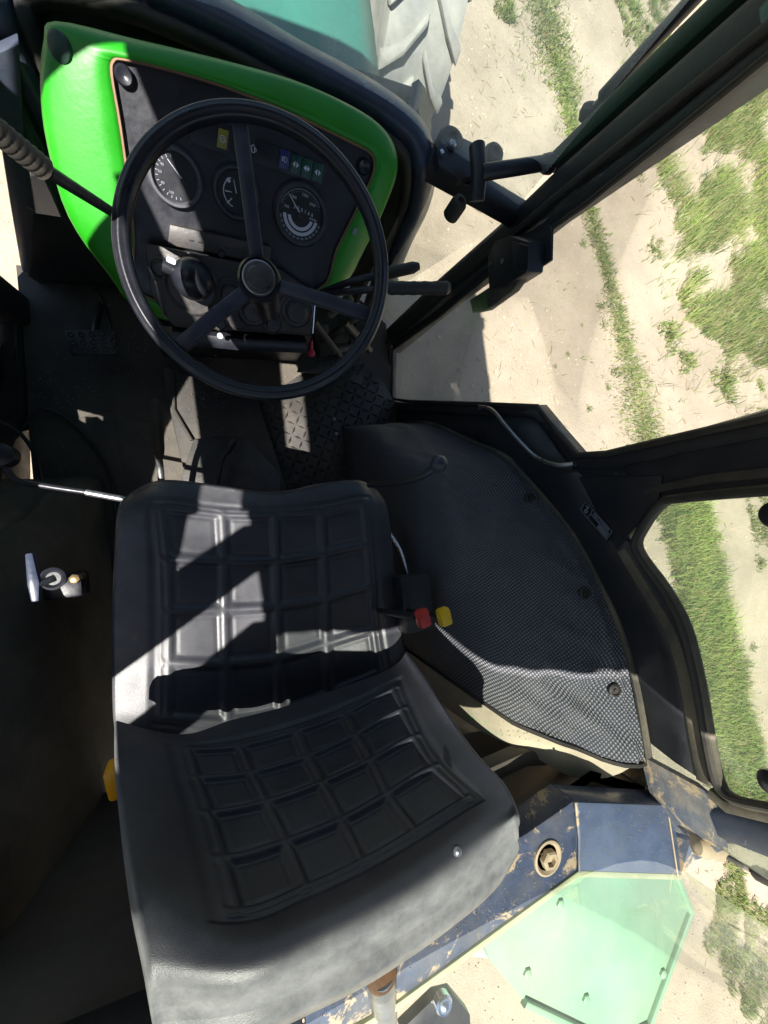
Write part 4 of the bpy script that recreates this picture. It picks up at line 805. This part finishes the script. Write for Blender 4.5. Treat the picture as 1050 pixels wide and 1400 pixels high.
hub0 = PL((355, 383), hc, wn)
def wrim(px): q = PL(px, wc, wn)-wc; return wc+q.normalized()*R0
for px in [(326, 155), (262, 455), (512, 432)]:
    e_ = wrim(px)-wn*.004; a_ = hub0+(e_-hub0).normalized()*.02
    up = wn; bar('spoke', [a_, a_.lerp(e_, .12)+wn*.004, a_.lerp(e_, .5)+wn*.010, a_.lerp(e_, .85)+wn*.006, e_], .0205, .012, up, SPK, swh)
    for s in (-.35, .35): pass
lathe('hub', hub0-wn*.004, wn, [(.022, -.03), (.031, -.02), (.033, .004), (.032, .012), (.028, .017), (.0275, .012)], PLA, swh, seg=36)
lathe('hub_cap', hub0-wn*.004, wn, [(.027, .008), (.0265, .0145), (.024, .0165), (.022, .0145), (.010, .0155), (0, .016)], CON, swh, seg=36)
lathe('cap_ring', hub0-wn*.004, wn, [(.0245, .0150), (.0245, .0172), (.0228, .0176), (.0222, .0150)], STL, swh, seg=36)
tube('column', [hub0-wn*.03, hub0-wn*.16], .026, PLA, swh, seg=20)

# ================================================================== LEVERS
def lever(label, pts, rad, m, grip=None, gm_=PLA, cat='lever', ribs=0, name='lever'):
    P = [V(p) for p in pts]; o = thing(name, label, cat, P[0]); tube('rod', smoothp(P, 5) if len(P) > 2 else P, rad, m, o, seg=12)
    if grip:
        g0, g1, gr_ = grip; n = 3*ribs+2 if ribs else 6; rs = [gr_*((1.05 if i % 3 == 1 else .98) if ribs else 1) for i in range(n+1)]; rs[0] *= .8; rs[-1] *= .6
        tube('grip', [V(g0).lerp(V(g1), i/n) for i in range(n+1)], rs, gm_, o, seg=16)
    return o
a = D((158, 293), .05); gA = Z((-40, 150), .86); gB = Z((62, 232), .80)
lever('long black lever with ribbed rubber grip reaching in from the upper left', [a, gB.lerp(a, .5), gB], .0075, PLA, (gB, gA, .0118), RUB, ribs=9)
lever('upper of two black levers right of the steering wheel', [D((440, 400), .02), Z((480, 385), .60), Z((530, 374), .63)], .0065, PLA, (Z((524, 375), .63), Z((573, 364), .65), .0105), RUB)
lever('longer ribbed lever, lower of two right of the steering wheel', [D((436, 404), .02), Z((480, 398), .60), Z((535, 394), .65)], .0065, PLA, (Z((530, 394), .65), Z((616, 394), .69), .0115), RUB, ribs=5)
lever('short ribbed hand lever standing on the floor in front of the seat', [Z((224, 690), .16), Z((219, 640), .20), Z((215, 600), .26)], .008, STL, (Z((218, 625), .22), Z((213, 548), .34), .0125), RUB)
lever('small dark lever on the tunnel cover in front of the seat', [Z((296, 668), .10), Z((304, 628), .12), Z((318, 606), .14)], [.006]*11, BLK, (Z((310, 620), .13), Z((322, 600), .14), .0085), PLA)
lv = lever('long black lever with bare steel end left of the seat', [Z((2, 628), .34), Z((20, 655), .33), Z((60, 664), .33), Z((120, 673), .33)], .006, PLA)
tube('steel_sleeve', [Z((118, 673), .33), Z((178, 684), .33)], .0072, STL, lv, seg=12)
lathe('pivot', Z((2, 622), .35), (0, 0, 1), [(.022, -.02), (.022, .006), (.014, .01), (0, .01)], PLA, lv, seg=20)
tube('brake_cable', smoothp([Z((0, 575), .12), Z((30, 595), .1), Z((52, 632), .1), Z((60, 680), .1)], 6), .0045, PLA, lv, seg=8)
o = lever('pale paddle-shaped handle low on the left beside the fender mat', [Z((75, 790), .48), Z((50, 800), .495)], .006, BLK)
plate('paddle', [Z(p, .50) for p in [(33, 757), (44, 755), (54, 797), (53, 822), (42, 824), (36, 800)]], (0, 0, -.012), BLU, o, bevel=.003)
pv_ = thing('pivot_boss', 'round pivot boss with brass-coloured bolt left of the seat', 'bolt', Z((85, 792), .40))
lathe('ring', Z((73, 791), .40), (0, 0, 1), [(.017, -.02), (.021, .004), (.017, .006), (.012, .001), (.008, .001)], PLA, pv_, seg=24); lathe('bolt', Z((103, 791), .40), (0, 0, 1), [(.009, -.01), (.009, .006), (.006, .008)], mat('brass_bolt', (.30, .22, .12), .4, metal=.7), pv_, seg=6)
box('pivot_bracket', Z((90, 800), .33), .07, .05, .05, PLA, pv_, bevel=.008)
o = lever('thin curved black lever with round knob over the fender mat', [Z((505, 663), .54), Z((545, 660), .65), Z((575, 652), .70), Z((592, 640), .72)], .0062, PLA)
lathe('knob', Z((600, 634), .73), (-.1, .1, 1), [(.005, -.016), (.0105, -.012), (.0142, -.004), (.0145, .003), (.0115, .010), (.006, .014), (0, .015)], SPK, o, seg=24, auto=False)
for p, m_, lb, dx in [((578, 845), RED, 'red square-headed control lever right of the seat', 0), ((607, 843), YEL, 'yellow square-headed control lever right of the red one', 0)]:
    h = Z(p, .66); bs = V((h.x-.03, h.y-.01, .50)); o = lever(lb, [bs, h-V((.008, .0, .01))], .006, BLK, name='control_lever')
    box('knob', h, .024, .034, .022, m_, o, (1, .15, 0), (0, 1, 0), bevel=.006)
box('lever_gate', V((.345, -.19, .52)), .07, .12, .05, BLK, thing('lever_gate', 'black slotted lever housing between seat and fender mat', 'housing', (.345, -.19, .5)))

# ================================================================== SEAT
seat = thing('driver_seat', 'black vinyl driver seat with moulded square pads and worn dusty edges', 'seat', (.06, -.1, 0))
def crm(ctrl, n_r, n_c):
    C_ = np.array([[tuple(p) for p in r] for r in ctrl])
    def interp(Aa, n_):
        m = len(Aa); out = []
        for i in range(m-1):
            a, b, c, e = Aa[max(i-1, 0)], Aa[i], Aa[i+1], Aa[min(i+2, m-1)]
            for k in range(n_): t = k/n_; out.append(.5*((2*b)+(c-a)*t+(2*a-5*b+4*c-e)*t*t+(3*b-a-3*c+e)*t**3))
        out.append(Aa[-1]); return np.array(out)
    return interp(interp(C_, n_r).transpose(1, 0, 2), n_c).transpose(1, 0, 2)
WORN = {}
def seatmesh(name, ctrl, u0, u1, v0, v1, m, parent, rad=.042, ribh=.0065, nr=26):
    G_ = crm(ctrl, nr, nr); H, W = G_.shape[:2]
    dv = np.gradient(G_, axis=0); du = np.gradient(G_, axis=1); Nn = np.cross(du, dv); Nn /= np.linalg.norm(Nn, axis=2)[:, :, None]+1e-9
    cam_ = np.array(CAM); sgn = np.sign(((cam_-G_)*Nn).sum(2))[:, :, None]; Nn = Nn*sgn
    vv_, uu_ = np.meshgrid(np.arange(H)/nr, np.arange(W)/nr, indexing='ij')
    def near(a, lo, hi):
        dd = np.abs(a-np.clip(np.round(a), lo, hi)); return dd
    inside = np.clip(np.minimum(np.minimum(uu_-u0+.12, u1+.12-uu_), np.minimum(vv_-v0+.12, v1+.12-vv_))/.06, 0, 1)
    su = near(uu_, u0, u1); sv = near(vv_, v0, v1)
    wdt = rad*1.9
    rib = np.maximum(1/(1+np.exp((su-wdt)*60)), 1/(1+np.exp((sv-wdt)*60)))
    gro = np.maximum(np.exp(-((su-wdt-.05)/.03)**2), np.exp(-((sv-wdt-.05)/.03)**2))*(1-rib)
    pad = (1-rib)*inside
    hgt = -ribh*pad-.002*gro*inside
    border = np.maximum(0, 1-np.abs(np.maximum(np.maximum(u0-uu_, uu_-u1), np.maximum(v0-vv_, vv_-v1))-.22)/.12)*(inside == 0)
    hgt = hgt-.003*border
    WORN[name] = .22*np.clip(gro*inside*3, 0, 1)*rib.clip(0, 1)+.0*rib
    pn = np.array([[nz(tuple(G_[i, j]), 9, 2) for j in range(W)] for i in range(H)]); hgt = hgt+.0025*pn
    G_ = G_+Nn*hgt[:, :, None]
    return G_
bu = lambda p, z: Z(p, z)
cz = .50
cr_ = [  # front skirt row -> rear
 [((182, 676), .47), ((225, 660), .485), ((305, 668), .478), ((374, 678), .474), ((440, 665), .478), ((490, 660), .485), ((514, 672), .47)],
 [((164, 700), .485), ((220, 694), .505), ((304, 703), .492), ((376, 704), .488), ((440, 700), .492), ((498, 688), .505), ((527, 694), .485)],
 [((160, 765), .485), ((228, 764), .497), ((307, 768), .482), ((378, 768), .478), ((443, 758), .482), ((503, 746), .50), ((535, 752), .488)],
 [((158, 836), .485), ((230, 836), .492), ((307, 834), .476), ((379, 830), .472), ((445, 820), .476), ((507, 803), .495), ((541, 812), .488)],
 [((157, 906), .485), ((230, 907), .487), ((309, 908), .470), ((381, 901), .466), ((447, 881), .470), ((511, 862), .49), ((547, 860), .488)],
 [((158, 975), .485), ((229, 982), .482), ((311, 988), .465), ((384, 974), .460), ((451, 948), .465), ((520, 918), .487), ((553, 890), .488)],
 [((162, 1010), .47), ((232, 1012), .455), ((313, 1020), .44), ((388, 1004), .435), ((458, 978), .44), ((530, 945), .455), ((562, 905), .47)]]
ctrl = [[Z(p, z) for p, z in r] for r in cr_]
G1 = seatmesh('cushion', ctrl, 1, 5, 1, 5, VIN, seat)
def set_wear_sunlit(o, name, f_):
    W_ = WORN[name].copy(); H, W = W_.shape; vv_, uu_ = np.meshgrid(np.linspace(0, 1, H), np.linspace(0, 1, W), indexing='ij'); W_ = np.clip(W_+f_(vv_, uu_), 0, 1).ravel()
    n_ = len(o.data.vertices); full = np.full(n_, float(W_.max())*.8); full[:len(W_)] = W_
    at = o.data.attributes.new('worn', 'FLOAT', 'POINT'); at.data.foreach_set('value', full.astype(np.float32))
def closeborder(Gm, dn_, out_=.0):
    """adds a rolled skirt round a grid surface"""
    H, W, _ = Gm.shape; c0 = Gm.reshape(-1, 3).mean(0); rings = []
    idx = [(0, j) for j in range(W)]+[(i, W-1) for i in range(1, H)]+[(H-1, j) for j in range(W-2, -1, -1)]+[(i, 0) for i in range(H-2, 0, -1)]
    v = [tuple(p) for p in Gm.reshape(-1, 3)]; f = [(i*W+j, i*W+j+1, (i+1)*W+j+1, (i+1)*W+j) for i in range(H-1) for j in range(W-1)]
    prev = [i*W+j for i, j in idx]; dn_ = np.array(dn_)
    for k, (o_, h_) in enumerate([(.006, .006), (.009, .016), (.008, .035), (-.01, .055), (-.05, .065)]):
        ring = []
        for q, (i, j) in enumerate(idx):
            p = Gm[i, j]; o = p-c0; o = o-dn_*o.dot(dn_); o /= np.linalg.norm(o); ring.append(len(v)); v.append(tuple(p+o*o_+dn_*h_))
        f += [(prev[a], prev[(a+1) % len(idx)], ring[(a+1) % len(idx)], ring[a]) for a in range(len(idx))]; prev = ring
    f.append(tuple(prev)); return v, f
v, f = closeborder(G1, (0, 0, -1)); set_wear_sunlit(obj('cushion', v, f, VIN, seat, auto=False), 'cushion', lambda v, u: .26*np.exp(-(u/.08)**2)+.10*np.exp(-((1-u)/.06)**2)+.25*np.exp(-(v/.10)**2)*np.exp(-((u-.4)/.2)**2)+.05)
bn = V((0, .927, .375))
def B(p, o=0): return PL(p, V((0, -.29, .5))+bn*o, bn)
br = [
 [((160, 985), .045), ((250, 1004), .0), ((316, 985), -.005), ((383, 968), -.008), ((452, 945), -.006), ((532, 915), .005), ((556, 890), .045)],
 [((161, 1020), .045), ((257, 1023), .008), ((328, 1018), -.004), ((405, 997), -.006), ((470, 973), -.004), ((538, 940), .012), ((580, 925), .045)],
 [((164, 1060), .045), ((269, 1060), .010), ((343, 1054), .0), ((420, 1031), -.003), ((486, 1002), .0), ((549, 968), .014), ((602, 962), .045)],
 [((170, 1105), .045), ((286, 1108), .012), ((363, 1095), .003), ((440, 1068), .0), ((506, 1038), .003), ((566, 1005), .016), ((627, 1000), .042)],
 [((178, 1160), .045), ((304, 1170), .016), ((390, 1148), .007), ((466, 1118), .004), ((529, 1084), .007), ((592, 1047), .018), ((655, 1036), .040)],
 [((188, 1222), .043), ((324, 1243), .020), ((417, 1210), .012), ((494, 1175), .010), ((566, 1135), .012), ((636, 1091), .022), ((684, 1066), .038)],
 [((203, 1292), .030), ((335, 1298), .022), ((436, 1258), .018), ((520, 1216), .016), ((592, 1174), .018), ((656, 1128), .024), ((702, 1100), .03)]]
ctrl = [[B(p, o) for p, o in r] for r in br]
# roll over the top
zt = [max(p.z for p in ctrl[-1])]*7
ctrl.append([Z(p, z) for p, z in zip([(212, 1345), (338, 1340), (444, 1298), (526, 1253), (602, 1206), (664, 1160), (703, 1120)], [q.z+.012 for q in ctrl[-1]])])
ctrl.append([Z(p, z) for p, z in zip([(222, 1400), (342, 1382), (446, 1338), (532, 1290), (610, 1240), (674, 1192), (704, 1148)], [q.z+.002 for q in ctrl[-2]])])
G2 = seatmesh('backrest', ctrl, 1, 5, 1, 5, VIN, seat)
v, f = closeborder(G2, tuple(-bn)); set_wear_sunlit(obj('backrest', v, f, VIN, seat, auto=False), 'backrest', lambda v, u: .95*np.clip((v-.78)/.12, 0, 1)**1.6+.15*np.exp(-(u/.07)**2))  # top roll and left rim lightened: dusty wear and painted sunlight together
lathe('seat_stud', B((625, 1161), .03), bn, [(.006, -.004), (.005, .001), (.003, .003), (0, .0035)], STL, seat, seg=16)
box('seat_base', (.06, -.12, .25), .34, .34, .36, PLA, seat, bevel=.02)
box('seat_rail', (.06, -.10, .05), .38, .44, .05, DIRTY, seat)
st = smoothp([Z((533, 728), .46), Z((549, 755), .46), Z((558, 790), .46), Z((561, 822), .46)], 5)
bar('side_strap', st, .010, .006, (0, 0, 1), CHR, seat)
ak = Z((157, 1065), .56); o = thing('adjuster_knob', 'amber plastic seat adjuster knob on the left of backrest', 'knob', ak)
box('knob_cap', ak, .020, .055, .035, ORG, o, (1, 0, 0), (0, 1, .3), bevel=.007); tube('knob_stem', [ak, ak+V((.05, 0, 0))], .006, BLK, o, seg=8)

# ================================================================== LOOSE DIRT AND LITTER
CR = mat('dry_crumbs', (.26, .215, .155), .9, var=.5, scale=40, bump=0)
mb = MB()
def crumb(p, s_):
    a = random.random()*6.28; mb.add([p+V((math.cos(a), math.sin(a), 0))*s_, p+V((math.cos(a+2), math.sin(a+2), 0))*s_, p+V((math.cos(a+4.2), math.sin(a+4.2), 0))*s_*.8, p+V((0, 0, s_*.8))], [(0, 1, 3), (1, 2, 3), (2, 0, 3)])
for _ in range(2600):
    x = random.uniform(-.48, .50); y = random.uniform(.15, .78); k = nz((x, y, 0), 5, 2)
    if k < -.05: continue
    crumb(V((x, y, .012 if x > .1 else (.045 if x > -.1 else .006))), random.uniform(.0008, .0024)*(1.9 if random.random() < .06 else 1))
for _ in range(420): crumb(V((random.uniform(.04, .44), random.uniform(-.60, -.53), zs)), random.uniform(.0006, .002))
for _ in range(160): crumb(Z((random.uniform(800, 915), random.uniform(1105, 1190)), zs+.003), random.uniform(.0006, .0016))
for _ in range(350):
    q = fen(random.uniform(.35, .97), random.uniform(.80, .90), False, .002, 1); crumb(q, random.uniform(.0006, .0018))
o = mb.build('dirt_crumbs', CR, smooth=False); o['kind'] = 'stuff'; o['label'] = 'dry dirt crumbs scattered over the cab floor and sill'; o['category'] = 'dirt'
mb = MB()
for _ in range(1500):
    p = G(random.uniform(640, 1100), random.uniform(-30, 1350))
    if p.z > 0 or p.length > 12 or nz(p, 1.1, 8) < -.05: continue
    a = random.random()*3.14; l = random.uniform(.015, .06); di = V((math.cos(a), math.sin(a), random.uniform(-.1, .15)))*l; p.z = GZ+gh(p.x, p.y)+.004
    mb.add([p-di, p-di+V((.002, .002, .002)), p+V((.004*math.sin(a), 0, .004)), p+di], [(0, 1, 2), (0, 2, 3)])
o = mb.build('dry_straw', mat('dry_straw_stem', (.22, .17, .09), .9, var=.5, scale=5, bump=0), smooth=False); o['kind'] = 'stuff'; o['label'] = 'dry straw and stem litter lying on the dirt'; o['category'] = 'litter'
